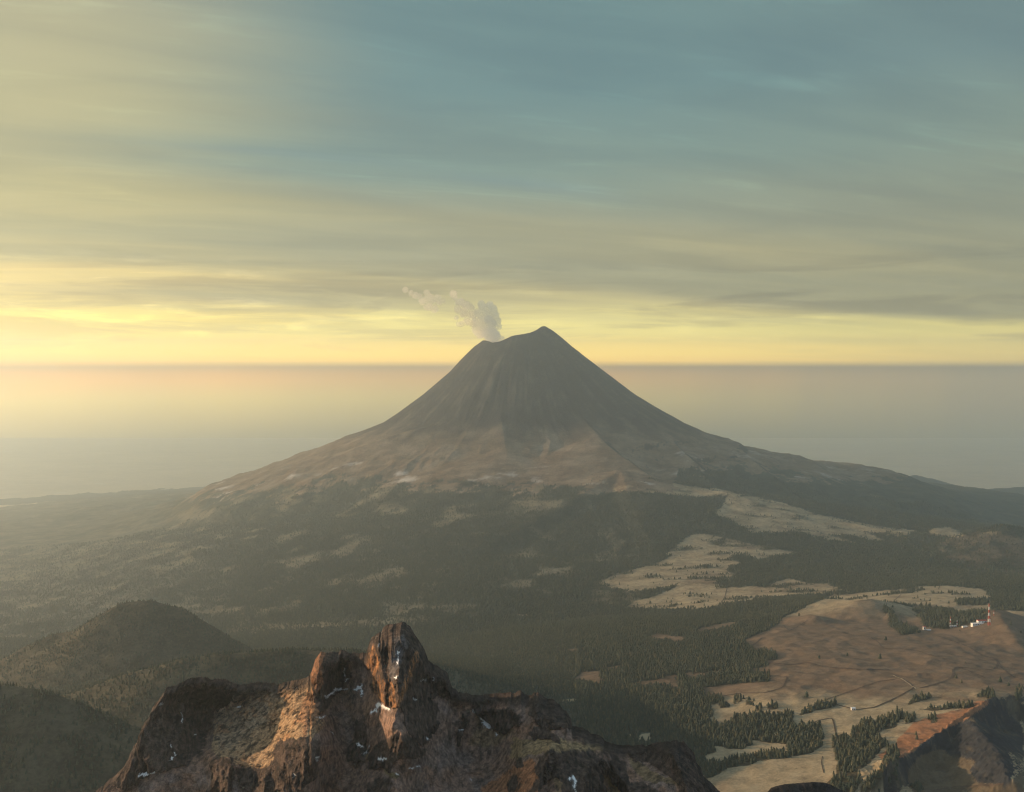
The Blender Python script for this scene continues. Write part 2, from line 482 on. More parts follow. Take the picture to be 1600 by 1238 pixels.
# ridge: polyline of (x, y, Y) in photo pixels and depth, front/back slope, drop limit, rounding
ridges = {
    'hill_a': dict(p=[(-160, 1130, 3300), (-60, 1065, 3300), (0, 1040, 3300), (45, 1009, 3300), (86, 991, 3300), (117, 985, 3300), (153, 966, 3300), (194, 942, 3300), (234, 938, 3300), (280, 950, 3300), (307, 973, 3300), (343, 1003, 3300), (370, 1040, 3300), (420, 1110, 3300)], f=.62, b=1.1, H=800, r0=16, n=9, k=10),
    'hill_b': dict(p=[(150, 1120, 2250), (198, 1064, 2300), (234, 1046, 2300), (288, 1031, 2300), (343, 1024, 2320), (451, 1018, 2350), (540, 1018, 2350), (640, 1035, 2350), (760, 1110, 2350)], f=.38, b=.45, H=300, r0=30, n=8, k=15),
    'hill_c': dict(p=[(-250, 1090, 1650), (-100, 1070, 1650), (0, 1072, 1650), (60, 1078, 1650), (110, 1094, 1650), (160, 1120, 1650), (210, 1155, 1650), (280, 1240, 1650)], f=.5, b=1.0, H=600, r0=16, n=8, k=10),
    'ridge_a': dict(p=[(880, 770, 8700), (919, 754, 8650), (944, 743, 8600), (969, 735, 8600), (1000, 745, 8500), (1037, 757, 8400), (1085, 764, 8250), (1139, 769, 8100), (1161, 778, 8050), (1187, 781, 8000), (1225, 789, 7900), (1270, 806, 7700), (1319, 815, 7550), (1375, 826, 7350), (1435, 834, 7200)], f=.22, b=.55, H=330, r0=20, n=10, k=25),
    'knoll': dict(p=[(1440, 836, 7150), (1461, 826, 7100), (1484, 827, 7100), (1512, 838, 7100)], f=.3, b=.5, H=220, r0=15, n=6, k=15),
    'right_hill': dict(p=[(1495, 850, 6700), (1515, 838, 6700), (1540, 832, 6700), (1566, 822, 6700), (1585, 824, 6700), (1610, 836, 6700), (1680, 842, 6700), (1800, 850, 6700)], f=.42, b=.5, H=300, r0=15, n=30, k=20),
    'pyramid': dict(p=[(740, 812, 8000), (790, 782, 8150), (816, 768, 8250), (850, 787, 8300)], f=.33, b=.4, H=180, r0=8, n=8, k=18),
    # spurs and ravine walls on the right flank
    'spur1': dict(p=[(900, 640, 10250), (935, 680, 9700), (952, 700, 9380), (975, 722, 9000), (995, 738, 8700)], f=.35, b=.85, H=230, r0=8, n=8, k=20),
    'spur2': dict(p=[(1050, 690, 10100), (1078, 716, 9480), (1100, 735, 9200), (1130, 760, 8800)], f=.3, b=.8, H=230, r0=8, n=8, k=20),
    'spur3': dict(p=[(1150, 697, 11000), (1172, 716, 10100), (1200, 740, 9600), (1250, 780, 8900)], f=.3, b=.7, H=330, r0=10, n=12, k=25),
    'spur4': dict(p=[(1320, 739, 11000), (1350, 758, 10100), (1400, 790, 9200)], f=.3, b=.5, H=330, r0=14, n=10, k=25),
    'spur5': dict(p=[(780, 640, 10200), (790, 700, 9480), (765, 745, 8950)], f=.35, b=.35, H=120, r0=14, n=8, k=25),
    'spur6': dict(p=[(860, 690, 9650), (850, 730, 9080), (862, 752, 8750)], f=.5, b=.4, H=120, r0=10, n=8, k=20),
    'flank': dict(p=[(1090, 680, 11500), (1146, 693, 11450), (1161, 702, 11400), (1184, 705, 11350), (1200, 711, 11300), (1214, 716, 11300), (1225, 714, 11300), (1240, 717, 11300), (1255, 719, 11300), (1281, 729, 11250), (1300, 735, 11200), (1315, 738, 11200), (1334, 735, 11200), (1356, 737, 11200), (1397, 741, 11200), (1416, 747, 11200), (1435, 757, 11200), (1469, 768, 11200), (1525, 778, 11200), (1570, 785, 11200)], f=.33, b=.5, H=500, r0=5, n=14, k=12),
    # right hills
    'hill_1': dict(p=[(1160, 1045, 3450), (1195, 1010, 3700), (1230, 988, 3800), (1275, 968, 3850), (1300, 974, 3850), (1330, 988, 3850)], f=.32, b=.34, H=150, r0=18, n=4, k=14),
    'hill_2': dict(p=[(1290, 956, 4300), (1330, 948, 4200), (1358, 942, 4150), (1380, 948, 4150), (1400, 966, 4000), (1425, 984, 3900)], f=.3, b=.3, H=130, r0=16, n=4, k=14),
    'station': dict(p=[(1400, 1004, 3600), (1437, 993, 3650), (1470, 985, 3700), (1500, 980, 3700), (1532, 976, 3720), (1552, 961, 3780), (1570, 960, 3800), (1600, 966, 3820), (1650, 972, 3820), (1750, 990, 3800)], f=.42, b=.5, H=200, r0=10, n=3, k=10),
    'rib': dict(p=[(1560, 961, 3780), (1572, 985, 3500), (1590, 1012, 3300), (1610, 1030, 3200)], f=.35, b=.4, H=90, r0=14, n=3, k=12),
    'crag': dict(p=[(1395, 1198, 2010), (1425, 1179, 2090), (1445, 1168, 2130), (1470, 1150, 2180), (1502, 1127, 2270), (1522, 1116, 2320), (1545, 1101, 2400), (1566, 1093, 2440), (1588, 1096, 2440), (1620, 1130, 2380)], f=2.1, b=.20, H=100, r0=4, n=5, k=8),
    'crag2': dict(p=[(1516, 1128, 2240), (1540, 1160, 2100), (1560, 1190, 2000), (1580, 1225, 1900)], f=.9, b=.7, H=90, r0=8, n=5, k=10),
    # far blue mountains
    'far1': dict(p=[(1395, 765, 17500), (1420, 748, 17500), (1431, 742, 17500), (1450, 751, 17500), (1487, 759, 17500), (1506, 767, 17500), (1540, 773, 17500), (1600, 785, 17500)], f=.3, b=.4, H=900, r0=10, n=25, k=30),
    'far2': dict(p=[(1480, 778, 15500), (1520, 770, 15500), (1560, 764, 15500), (1600, 762, 15500), (1700, 758, 15500)], f=.3, b=.4, H=900, r0=20, n=25, k=30),
}


def ridge_h(X, Y, rd, out_d=False):
    pts = [at(*p) for p in rd['p']]
    best = np.full(X.shape, -1e9)
    H = rd['H']
    for (ax, ay, azz), (bx, by, bz) in zip(pts[:-1], pts[1:]):
        vx, vy = bx - ax, by - ay
        L2 = vx * vx + vy * vy
        t = np.clip(((X - ax) * vx + (Y - ay) * vy) / L2, 0, 1)
        qx, qy = X - ax - t * vx, Y - ay - t * vy
        d = np.hypot(qx, qy)
        # camera side, judged by the position across the line
        cr = vx * qy - vy * qx
        s = np.where(cr < 0, rd['f'], rd['b'])
        # soften the front/back switch off the ends
        dd = np.sqrt(d * d + rd['r0'] ** 2) - rd['r0']
        z = azz + t * (bz - azz) - H * (1 - np.exp(-s * dd / H)) - 0.5 * H * (0.5 * s * dd / H) ** 2
        best = np.maximum(best, z)
    return best


def terrain(X, Y):
    u, lY = X / Y, np.log(Y)
    h = tps_eval(base_fit, u, lY)
    near = 1 - sstep(Y, 5500, 9000)
    h = h + (26 * fbm2(X / 900, Y / 900, 5, 2) + 6 * fbm2(X / 160, Y / 160, 4, 4)) * (0.35 + 0.65 * sstep(Y, 3600, 6500))
    v = volcano_h(X, Y)
    h = smax(h, v, 60)
    for nme, rd in ridges.items():
        rz = ridge_h(X, Y, rd)
        m = rz > h - 60
        w = fbm2(X / (rd['n'] * 14), Y / (rd['n'] * 14), 4, 9, 0.5, rd['n'] > 12)
        off = np.clip((np.max(rz) - rz) / 60, 0, 1)
        rz = rz + rd['n'] * w * (0.25 + 0.75 * off)
        h = np.where(m, smax(rz, h, rd['k']), h)
    rh = sstep(X / Y, 0.21, 0.27) * (1 - sstep(Y, 4300, 4900)) * sstep(Y, 2300, 2700)
    h = h + rh * (15 * fbm2(X / 330, Y / 330, 4, 19, 0.5, True) + 5 * fbm2(X / 90, Y / 90, 3, 29, 0.5, True))
    # rocky relief of the small crag lower right
    pxx = CX + X / Y * F
    pyy = HY + (ZC - h) / Y * F
    cm = np.clip(1.3 - np.minimum(polydist(X, Y, [at(*p)[:2] for p in ridges['crag']['p']]), polydist(X, Y, [at(*p)[:2] for p in ridges['crag2']['p']])) / 110, 0, 1) * (Y < 2700)
    cm = cm * np.where(Y < np.interp(X / Y * F + CX, [1395, 1425, 1470, 1502, 1545, 1588], [2010, 2090, 2180, 2270, 2400, 2440]) + 10, 1, 0.35)
    h = h + cm * (13 * fbm2(X / 42, Y / 42, 5, 14, 0.6, True) + 5 * fbm2(X / 7, Y / 30, 3, 15, 0.6, True))
    h = np.maximum(h, 0 + 3 * fbm2(X / 600, Y / 600, 3, 6))
    return h


u_in = np.linspace(-0.535, 0.535, 780)
u_out = np.linspace(0.545, 0.85, 34)
us = np.concatenate([-u_out[::-1], u_in, u_out])
ly = np.concatenate([np.linspace(math.log(1150), math.log(1900), 110, endpoint=False), np.linspace(math.log(1900), math.log(2500), 230, endpoint=False), np.linspace(math.log(2500), math.log(3000), 70, endpoint=False), np.linspace(math.log(3000), math.log(13500), 480, endpoint=False), np.linspace(math.log(13500), math.log(31000), 90)])
U, LY = np.meshgrid(us, ly)              # rows = depth
GY = np.exp(LY)
GX = U * GY
GZ = terrain(GX, GY)
nr, nc = GZ.shape
PX_ = CX + U * F
PY_ = HY + (ZC - GZ) / GY * F
runmin = np.minimum.accumulate(PY_, axis=0)


def pick(x, y):
    """the nearest terrain point seen through a photo pixel"""
    u = (x - CX) / F
    j = np.clip(np.searchsorted(us, u), 1, nc - 1)
    t = (u - us[j - 1]) / (us[j] - us[j - 1])
    colm = runmin[:, j - 1] * (1 - t) + runmin[:, j] * t
    i = int(np.argmax(colm <= y))
    i = max(i, 1)
    a, b = colm[i - 1], colm[i]
    s = 0 if a == b else (a - y) / (a - b)
    Y = math.exp(ly[i - 1] + s * (ly[i] - ly[i - 1]))
    X = u * Y
    return X, Y, hgt(X, Y)


def hgt(X, Y):
    """height of the built surface (bilinear on the grid)"""
    X = np.asarray(X, float)
    Y = np.asarray(Y, float)
    u = X / Y
    l = np.log(Y)
    j = np.clip(np.searchsorted(us, u), 1, nc - 1)
    i = np.clip(np.searchsorted(ly, l), 1, nr - 1)
    t = (u - us[j - 1]) / (us[j] - us[j - 1])
    s = (l - ly[i - 1]) / (ly[i] - ly[i - 1])
    r = (GZ[i - 1, j - 1] * (1 - t) + GZ[i - 1, j] * t) * (1 - s) + (GZ[i, j - 1] * (1 - t) + GZ[i, j] * t) * s
    return float(r) if r.ndim == 0 else r


# ------------------------------------------------------------------ cover masks (land cover as drawn on the ground)
def T(pts, ox, oy, s):
    return [(ox + a * s, oy + b * s) for a, b in pts]


wobx = 5 * fbm2(GX / 120, GY / 120, 4, 40) + 2.0 * vnoise2(GX / 22, GY / 22, 44)
woby = 3 * fbm2(GX / 120, GY / 120, 4, 50) + 1.2 * vnoise2(GX / 22, GY / 22, 54)
QX, QY = PX_ + wobx * 1.4, PY_ + woby * 1.4

meadows = [
    [(1071, 841), (1094, 834), (1124, 839), (1150, 845), (1180, 852), (1210, 858), (1247, 864), (1210, 869), (1184, 875), (1161, 864), (1139, 871), (1157, 880), (1131, 890), (1152, 899), (1118, 910), (1150, 918), (1262, 912), (1277, 916), (1262, 927), (1180, 937), (1142, 944), (1086, 954), (1056, 954), (975, 950), (1000, 938), (1040, 925), (1060, 915), (1030, 920), (985, 925), (960, 920), (936, 912), (960, 898), (985, 892), (1020, 882), (1050, 870), (1040, 865), (1056, 855)],
    [(1118, 800), (1130, 790), (1139, 768), (1161, 774), (1187, 778), (1225, 786), (1270, 802), (1319, 812), (1375, 823), (1437, 831), (1400, 838), (1345, 829), (1375, 842), (1385, 847), (1300, 836), (1250, 826), (1330, 845), (1345, 851), (1290, 843), (1240, 831), (1200, 832), (1175, 833), (1145, 815), (1120, 805)],
    [(1450, 834), (1461, 824), (1484, 824), (1508, 836), (1480, 841)],
    [(905, 760), (944, 740), (969, 731), (1000, 741), (1037, 753), (1085, 761), (1139, 766), (1150, 772), (1100, 776), (1040, 772), (985, 768), (940, 765)],
    [(1530, 836), (1540, 830), (1556, 826), (1560, 834)],
    [(1160, 1000), (1200, 985), (1225, 965), (1265, 945), (1301, 929), (1330, 926), (1400, 922), (1470, 914), (1535, 921), (1548, 935), (1548, 953), (1640, 958), (1900, 960), (1900, 1700), (1080, 1700), (1080, 1238), (1105, 1200), (1100, 1170), (1110, 1160), (1110, 1130), (1120, 1110), (1095, 1080), (1110, 1065), (1160, 1050), (1200, 1040), (1180, 1020)],
    [(1160, 925), (1230, 905), (1300, 915), (1325, 921), (1290, 928), (1200, 935)],
]
meadows += [T(p, 550, 940, .375) for p in (
    [(915, 330), (960, 295), (1030, 290), (1040, 320), (1075, 330), (1005, 348)],
    [(1040, 275), (1145, 265), (1090, 290), (1060, 290)],
    [(1225, 150), (1275, 135), (1380, 150), (1385, 172), (1250, 162)],
    [(1410, 125), (1500, 100), (1590, 88), (1600, 100), (1500, 124), (1415, 132)],
    [(1170, 340), (1250, 330), (1350, 300), (1365, 385), (1300, 350), (1180, 352)],
    [(1450, 370), (1600, 335), (1620, 480), (1550, 530), (1490, 500), (1500, 440)],
    [(1480, 620), (1620, 605), (1620, 675), (1500, 675)],
    [(1190, 560), (1240, 545), (1245, 580), (1195, 585)],
    [(1145, 560), (1180, 548), (1160, 570)],
    [(895, 200), (970, 192), (975, 202), (900, 210)],
    [(685, 52), (735, 50), (735, 62), (690, 62)],
    [(1370, 300), (1600, 262), (1600, 285), (1400, 325)],
    [(870, 408), (955, 405), (960, 418), (880, 418)],
    [(1480, 715), (1600, 690), (1620, 800), (1490, 760)],
)]
woods = [
    [(1080, 1008), (1150, 1008), (1178, 1020), (1178, 1046), (1112, 1049), (1080, 1055)],
    [(1080, 1062), (1112, 1052), (1161, 1047), (1200, 1052), (1200, 1065), (1161, 1068), (1100, 1075), (1093, 1088)],
    [(1184, 1016), (1213, 1020), (1214, 1030), (1190, 1034)],
    [(1379, 945), (1390, 950), (1405, 974), (1434, 982), (1434, 989), (1408, 994), (1389, 977)],
    [(1424, 951), (1447, 948), (1470, 950), (1499, 958), (1535, 955), (1545, 958), (1535, 971), (1515, 976), (1496, 980), (1470, 984), (1444, 980), (1434, 964)],
    [(1489, 940), (1502, 938), (1541, 935), (1545, 945), (1502, 947)],
]
woods += [T(p, 1100, 1060, .1875) for p in (
    [(200, 370), (300, 310), (460, 290), (560, 300), (730, 280), (740, 340), (770, 400), (900, 380), (960, 375), (980, 450), (1000, 560), (900, 630), (740, 650), (680, 600), (680, 550), (550, 540), (400, 510), (400, 560), (330, 600), (200, 590), (90, 560), (90, 620), (-40, 660), (-40, 390), (100, 380), (160, 420)],
    [(0, 740), (60, 700), (260, 670), (370, 660), (440, 635), (600, 610), (740, 640), (740, 665), (600, 670), (440, 690), (370, 720), (200, 750), (130, 790), (0, 840)],
    [(1090, 500), (1140, 460), (1230, 500), (1230, 410), (1380, 345), (1440, 380), (1440, 340), (1600, 300), (1620, 400), (1480, 440), (1440, 480), (1520, 540), (1440, 640), (1380, 720), (1280, 760), (1310, 860), (1250, 960), (1060, 960), (1020, 870), (1090, 800), (1110, 700), (1080, 600)],
    [(1400, 800), (1500, 740), (1620, 780), (1620, 880), (1480, 860), (1440, 960), (1300, 960), (1310, 890)],
    [(780, 300), (900, 225), (1060, 190), (1100, 212), (1080, 235), (940, 262), (800, 308)],
    [(240, 150), (300, 160), (310, 195), (250, 200)], [(350, 180), (410, 190), (400, 215), (345, 215)], [(130, 215), (190, 205), (230, 240), (150, 255)],
    [(520, 220), (590, 215), (605, 255), (530, 265)], [(420, 240), (465, 235), (475, 268), (420, 270)], [(0, 150), (100, 140), (165, 185), (80, 222), (0, 200)],
    [(1520, 560), (1620, 640), (1620, 730), (1500, 720)],
)]
woods += [T(p, 1400, 1060, .1438) for p in (
    [(130, 285), (230, 200), (380, 190), (380, 215), (270, 250), (150, 300)], [(250, 345), (400, 320), (600, 310), (760, 275), (870, 300), (780, 325), (600, 340), (420, 355)],
    [(850, 180), (1000, 150), (1080, 170), (1060, 230), (880, 210)], [(90, 420), (190, 390), (200, 470), (120, 500)], [(0, 370), (80, 360), (80, 450), (0, 470)],
    [(360, 420), (440, 400), (440, 470), (370, 480)],
    [(100, 1030), (200, 1060), (290, 1240), (220, 1240)], [(1310, 110), (1370, 110), (1360, 270), (1290, 260)],
)]
isM = np.zeros(GZ.shape, bool)
for p in meadows:
    isM |= inpoly(QX, QY, p)
isW = np.zeros(GZ.shape, bool)
for p in woods:
    isW |= inpoly(QX, QY, p)

n1 = fbm2(GX / 260, GY / 260, 5, 60, 0.6)
n2 = fbm2(GX / 70, GY / 70, 4, 61, 0.6)
n3 = fbm2(GX / 900, GY / 900, 4, 62, 0.5)
rV = np.hypot(GX - VX, GY - YV)
# slope
dzx = np.gradient(GZ, axis=1) / np.gradient(GX, axis=1)
dzy = np.gradient(GZ, axis=0) / np.gradient(GY, axis=0)
slope = np.hypot(dzx, dzy)

onvolc = (GY > 6200) & (GY < 16000) & (GZ > 700)
# tree line: altitude of the bare ash edge, rising to the right of the cone
tl_pts = np.array([(-400, 600), (200, 700), (270, 765), (300, 780), (400, 764), (480, 766), (520, 748), (600, 750), (650, 764), (750, 760), (800, 768), (850, 762), (900, 764), (980, 772), (1050, 770), (1062, 728), (1110, 735), (1150, 728), (1200, 735), (1260, 748), (1350, 752), (1400, 752), (1450, 700), (1900, 600)], float)
tline = np.interp(PX_, tl_pts[:, 0], tl_pts[:, 1]) + 50 * n1 + 26 * n2
bare = onvolc & (PY_ < tline) & (GY > 8000)
forest = ~isM & ~bare & (GY < 16500) & (GZ > 330)
forest |= isW
FD = np.where(forest, 1.0, 0.0)                    # tree density 0..1
thin_far = sstep(fbm2(GX / 330, GY / 420, 5, 71, 0.62), 0.02, 0.26) * sstep(GY, 4300, 5200) * (PX_ < 1000)   # grassy clearings among the slope woods
speck = sstep(n2 + 0.5 * n1, 0.15, 0.45)
FD = np.where(isM & ~isW & (GY > 4300), np.maximum(FD, 0.75 * sstep(fbm2(GX / 260, GY / 110, 5, 75, 0.65), 0.06, 0.2)), FD)
FD = FD * (1 - 0.75 * thin_far)
strip = np.exp(-(np.abs(PY_ - (985 - (PX_ - 360) * 0.055 + 4 * n1)) / 9) ** 2) * sstep(PX_, 330, 420) * (1 - sstep(PX_, 640, 720)) * (GY > 4000)
FD = FD * (1 - 0.8 * strip * sstep(n2, -0.35, 0.2))
mid_open = isW & (PX_ > 1290)
FD = np.where(mid_open, FD * (0.45 + 0.55 * sstep(n2, -0.25, 0.15)), FD)
foot = (PX_ + 60 * n1 < 540) & (GY < 4000)
FD = np.where(foot, 0.95 * sstep(n2 + 0.4 * n1, -0.35, 0.15), FD)
FD = np.where(isM & ~isW & (GY < 4300), 0.012 * sstep(n1, 0.05, 0.4), FD)

apron = (1 - sstep(PX_ + 120 * n3, 120, 480)) * sstep(GY, 4600, 6000) * (~bare)  # left apron, where haze brightness is put into the ground colour
FD = FD * (1 - 0.7 * apron * sstep(n2 + n1, -0.5, 0.3))  # fewer trees there, so the painted haze tone shows
brownhill = inpoly(QX, QY, [(1462, 842), (1500, 838), (1530, 830), (1560, 832), (1640, 850), (1900, 860), (1900, 910), (1560, 905), (1510, 890), (1470, 868)]) & (GY > 5600) & (GY < 7500)
brownmix = brownhill * sstep(n1 + 0.6 * n2, -0.25, 0.10)
FD = FD * (1 - 0.6 * brownmix)
sf = FD.copy()
for _ in range(7):
    c = np.pad(sf, 1, mode='edge')
    sf = (c[:-2, 1:-1] + c[2:, 1:-1] + c[1:-1, :-2] + c[1:-1, 2:] + c[1:-1, 1:-1]) / 5
FD = np.where(FD < 0.1, np.maximum(FD, 0.55 * np.clip(sf, 0, 1) ** 1.6 * sstep(n2, -0.2, 0.25)), FD * np.clip(0.35 + 0.9 * sf, 0, 1))

# ------------------------------------------------------------------ ground colours (albedo)
def c3(*c):
    return np.array(c, float)


def blend(A, c, w):
    return A + (c - A) * w[..., None]


alb = np.zeros(GZ.shape + (3,))
alb[:] = c3(0.46, 0.39, 0.28)                           # far plain
alb = np.where(((GY > 17000) & (GZ > 40))[..., None], c3(0.05, 0.055, 0.05), alb)
fields = (fbm2(GX / 1500, GY / 500, 4, 80, 0.6)) - (GZ > 40) * 9
alb = blend(alb, c3(0.34, 0.30, 0.21), sstep(fields, -0.05, 0.30) * 0.5)
alb = blend(alb, c3(0.5, 0.47, 0.40), sstep(fbm2(GX / 900, GY / 700, 3, 83, 0.6), 0.33, 0.45) * 0.8 * (GZ < 40))
grass = blend(np.broadcast_to(c3(0.150, 0.108, 0.074), alb.shape), c3(0.28, 0.23, 0.15), sstep(n3 * 0.7 + 0.4 * n1 + 0.45 * sstep(GY, 3700, 4300) + 0.42 * sstep(PY_ + 30 * n1, 1070, 1105) - 0.12, -0.1, 0.35))
grass = blend(grass, c3(0.11, 0.080, 0.058), sstep(n1 + 0.3 * n2, 0.05, 0.4) * 0.6)
grass = blend(grass, c3(0.09, 0.075, 0.055), sstep(fbm2(GX / 30, GY / 30, 4, 64, 0.65), 0.18, 0.34) * 0.55)
wooded = blend(np.broadcast_to(c3(0.050, 0.058, 0.048), alb.shape), c3(0.085, 0.082, 0.058), sstep(n1, -0.1, 0.4))
openg = blend(wooded, c3(0.18, 0.155, 0.105), np.clip(thin_far * 0.8 + 0.9 * strip, 0, 1))
openg = blend(openg, c3(0.15, 0.14, 0.105), 0.7 * apron * sstep(n1 + 0.5 * fbm2(GX / 700, GY / 500, 4, 86), -0.5, 0.4))  # glow of the left haze painted as paler tan ground
openg = blend(openg, c3(0.115, 0.092, 0.066), 0.8 * brownmix)
hi = (GZ > 330) & (GY < 17000)
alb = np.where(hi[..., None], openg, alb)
alb = np.where((isM & ~isW)[..., None], grass, alb)
far_m = np.where(isM & (GY > 4300), FD / 0.75, 0)
alb = blend(alb, c3(0.032, 0.038, 0.026), np.clip(far_m, 0, 1) * 0.9)
alb = np.where(isW[..., None], c3(0.06, 0.052, 0.034), alb)
# bare cone: grey ash above, brown below, pale drifts near the tree line
rise = sstep(PY_ + 22 * n1 + 14 * fbm2(np.arctan2(GY - YV, GX - VX) * 14, rV / 2500, 3, 90), 655, 700)
ash = blend(np.broadcast_to(c3(0.026, 0.025, 0.028), alb.shape), c3(0.078, 0.068, 0.058), sstep(0.9 * n1 + fbm2(np.arctan2(GY - YV, GX - VX) * 22, rV / 1500, 4, 93, 0.6), -0.05, 0.4))
brown = blend(np.broadcast_to(c3(0.130, 0.092, 0.062), alb.shape), c3(0.21, 0.165, 0.12), sstep(n1, -0.2, 0.35))
bar = ash + (brown - ash) * rise[..., None]
pale = sstep(fbm2(GX / 360 + 0.2 * GY / 420, GY / 260, 6, 95, 0.66), 0.10, 0.30) * sstep(PY_, tline - 46, tline - 12) * 0.8
bar = blend(bar, c3(0.42, 0.40, 0.37), pale)
alb = np.where(bare[..., None], bar, alb)
# steep walls on the right hills: dark rock, and the rust slope over the crag
crag_px = inpoly(QX, QY, T([(230, 750), (510, 550), (740, 450), (1000, 280), (1100, 250), (1290, 270), (1310, 380), (1391, 560), (1391, 900), (1200, 760), (1290, 1000), (1200, 1150), (900, 1140), (800, 1000), (850, 900), (600, 850), (500, 760), (200, 860)], 1400, 1060, .1438)) | inpoly(QX, QY, [(1370, 1250), (1400, 1190), (1425, 1176), (1430, 1186), (1405, 1240)])
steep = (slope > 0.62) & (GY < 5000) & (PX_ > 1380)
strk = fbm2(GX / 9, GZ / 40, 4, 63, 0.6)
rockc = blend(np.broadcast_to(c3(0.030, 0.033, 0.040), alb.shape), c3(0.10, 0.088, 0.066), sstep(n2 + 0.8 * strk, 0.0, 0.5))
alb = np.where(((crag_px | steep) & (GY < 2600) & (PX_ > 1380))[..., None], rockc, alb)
rust = inpoly(QX, QY, T([(0, 700), (200, 480), (450, 400), (700, 340), (860, 250), (1010, 240), (990, 290), (740, 450), (500, 560), (240, 740), (100, 850), (-120, 900), (-200, 850)], 1400, 1060, .1438))
alb = np.where((rust & (GY < 3000) & ~isW)[..., None], blend(np.broadcast_to(c3(0.25, 0.125, 0.068), alb.shape), c3(0.15, 0.10, 0.065), sstep(n2, 0.0, 0.4)), alb)
darkgr = inpoly(QX, QY, T([(200, 860), (500, 780), (850, 900), (900, 1140), (1200, 1160), (1391, 1000), (1391, 1400), (250, 1400), (100, 1000)], 1400, 1060, .1438))
alb = np.where((darkgr & ~crag_px & (GY < 2600))[..., None], c3(0.105, 0.085, 0.06), alb)
leftwoods = foot
wood_l = blend(np.broadcast_to(c3(0.065, 0.060, 0.042), alb.shape), c3(0.10, 0.085, 0.055), sstep(n1, 0.0, 0.4))
alb = np.where(leftwoods[..., None], wood_l, alb)
# ravine walls right of the cone: their shade put into a darker colour
rav_shade = (GY > 8200) & (GY < 13000) & (slope > 0.55) & (PX_ > 930) & (PY_ > 690)
alb = np.where(rav_shade[..., None], c3(0.045, 0.042, 0.036), alb)
alb *= (1 + 0.16 * np.clip(fbm2(GX / 30, GY / 30, 3, 99, 0.6), -1, 1))[..., None]


# ------------------------------------------------------------------ mesh helpers
def mesh_np(name, verts, faces, mat=None, colors=None, smooth=True):
    me = bpy.data.meshes.new(name)
    verts = np.asarray(verts, np.float32)
    faces = np.asarray(faces, np.int32)
    k = faces.shape[1]
    me.vertices.add(len(verts))
    me.vertices.foreach_set('co', verts.ravel())
    me.loops.add(faces.size)
    me.loops.foreach_set('vertex_index', faces.ravel())
    me.polygons.add(len(faces))
    me.polygons.foreach_set('loop_start', np.arange(0, faces.size, k, dtype=np.int32))
    me.polygons.foreach_set('loop_total', np.full(len(faces), k, np.int32))
    me.update(calc_edges=True)
    me.validate()
    if smooth:
        me.polygons.foreach_set('use_smooth', np.ones(len(me.polygons), bool))
    if colors is not None:
        ca = me.color_attributes.new('col', 'FLOAT_COLOR', 'POINT')
        c4 = np.ones((len(verts), 4), np.float32)
        c4[:, :3] = colors
        ca.data.foreach_set('color', c4.ravel())
    if mat:
        me.materials.append(mat)
    return me


def link(name, me, parent=None, kind=None, label=None, cat=None, group=None, loc=None):
    o = bpy.data.objects.new(name, me)
    col.objects.link(o)
    if parent is not None:
        o.parent = parent
    if loc is not None:
        o.location = loc
    if kind:
        o['kind'] = kind
    if label:
        o['label'] = label
    if cat:
        o['category'] = cat
    if group:
        o['group'] = group
    return o


def ground_material(name, scale, bump, strength=0.35, rough=0.95, fine=None):
    m = bpy.data.materials.new(name)
    m.use_nodes = True
    N = NT(m.node_tree)
    N.n.clear()
    at_ = N.node('ShaderNodeAttribute', attribute_name='col')
    geo = N.node('ShaderNodeNewGeometry')
    pos = geo.outputs['Position']
    a = N.noise(pos, scale, 8, 0.65)
    b = N.noise(pos, scale * 7.3, 5, 0.6)
    f = N.math('ADD', N.math('MULTIPLY', a, 0.6), N.math('MULTIPLY', b, 0.4))
    mul = N.smooth(f, 0.38, 0.62, 1 - strength, 1 + strength)
    v = N.node('ShaderNodeVectorMath', operation='SCALE')
    N.put(v.inputs[0], at_.outputs['Color'])
    N.put(v.inputs['Scale'], mul)
    bs = N.node('ShaderNodeBsdfPrincipled')
    N.put(bs.inputs['Base Color'], v.outputs[0])
    bs.inputs['Roughness'].default_value = rough
    bs.inputs['Specular IOR Level'].default_value = 0.1
    bm_ = N.node('ShaderNodeBump')
    bm_.inputs['Strength'].default_value = 1.0
    bm_.inputs['Distance'].default_value = bump
    N.put(bm_.inputs['Height'], f)
    N.l.new(bm_.outputs[0], bs.inputs['Normal'])
    out = N.node('ShaderNodeOutputMaterial')
    N.l.new(bs.outputs[0], out.inputs[0])
    return m


M_far = ground_material('volcano_ash_and_forest', 1 / 140, 16, 0.30)
M_mid = ground_material('grass_slopes', 1 / 45, 2.0, 0.25)
M_plain = ground_material('plain_fields', 1 / 1600, 0.5, 0.08)
M_wood = ground_material('wooded_ground', 1 / 60, 8, 0.35)

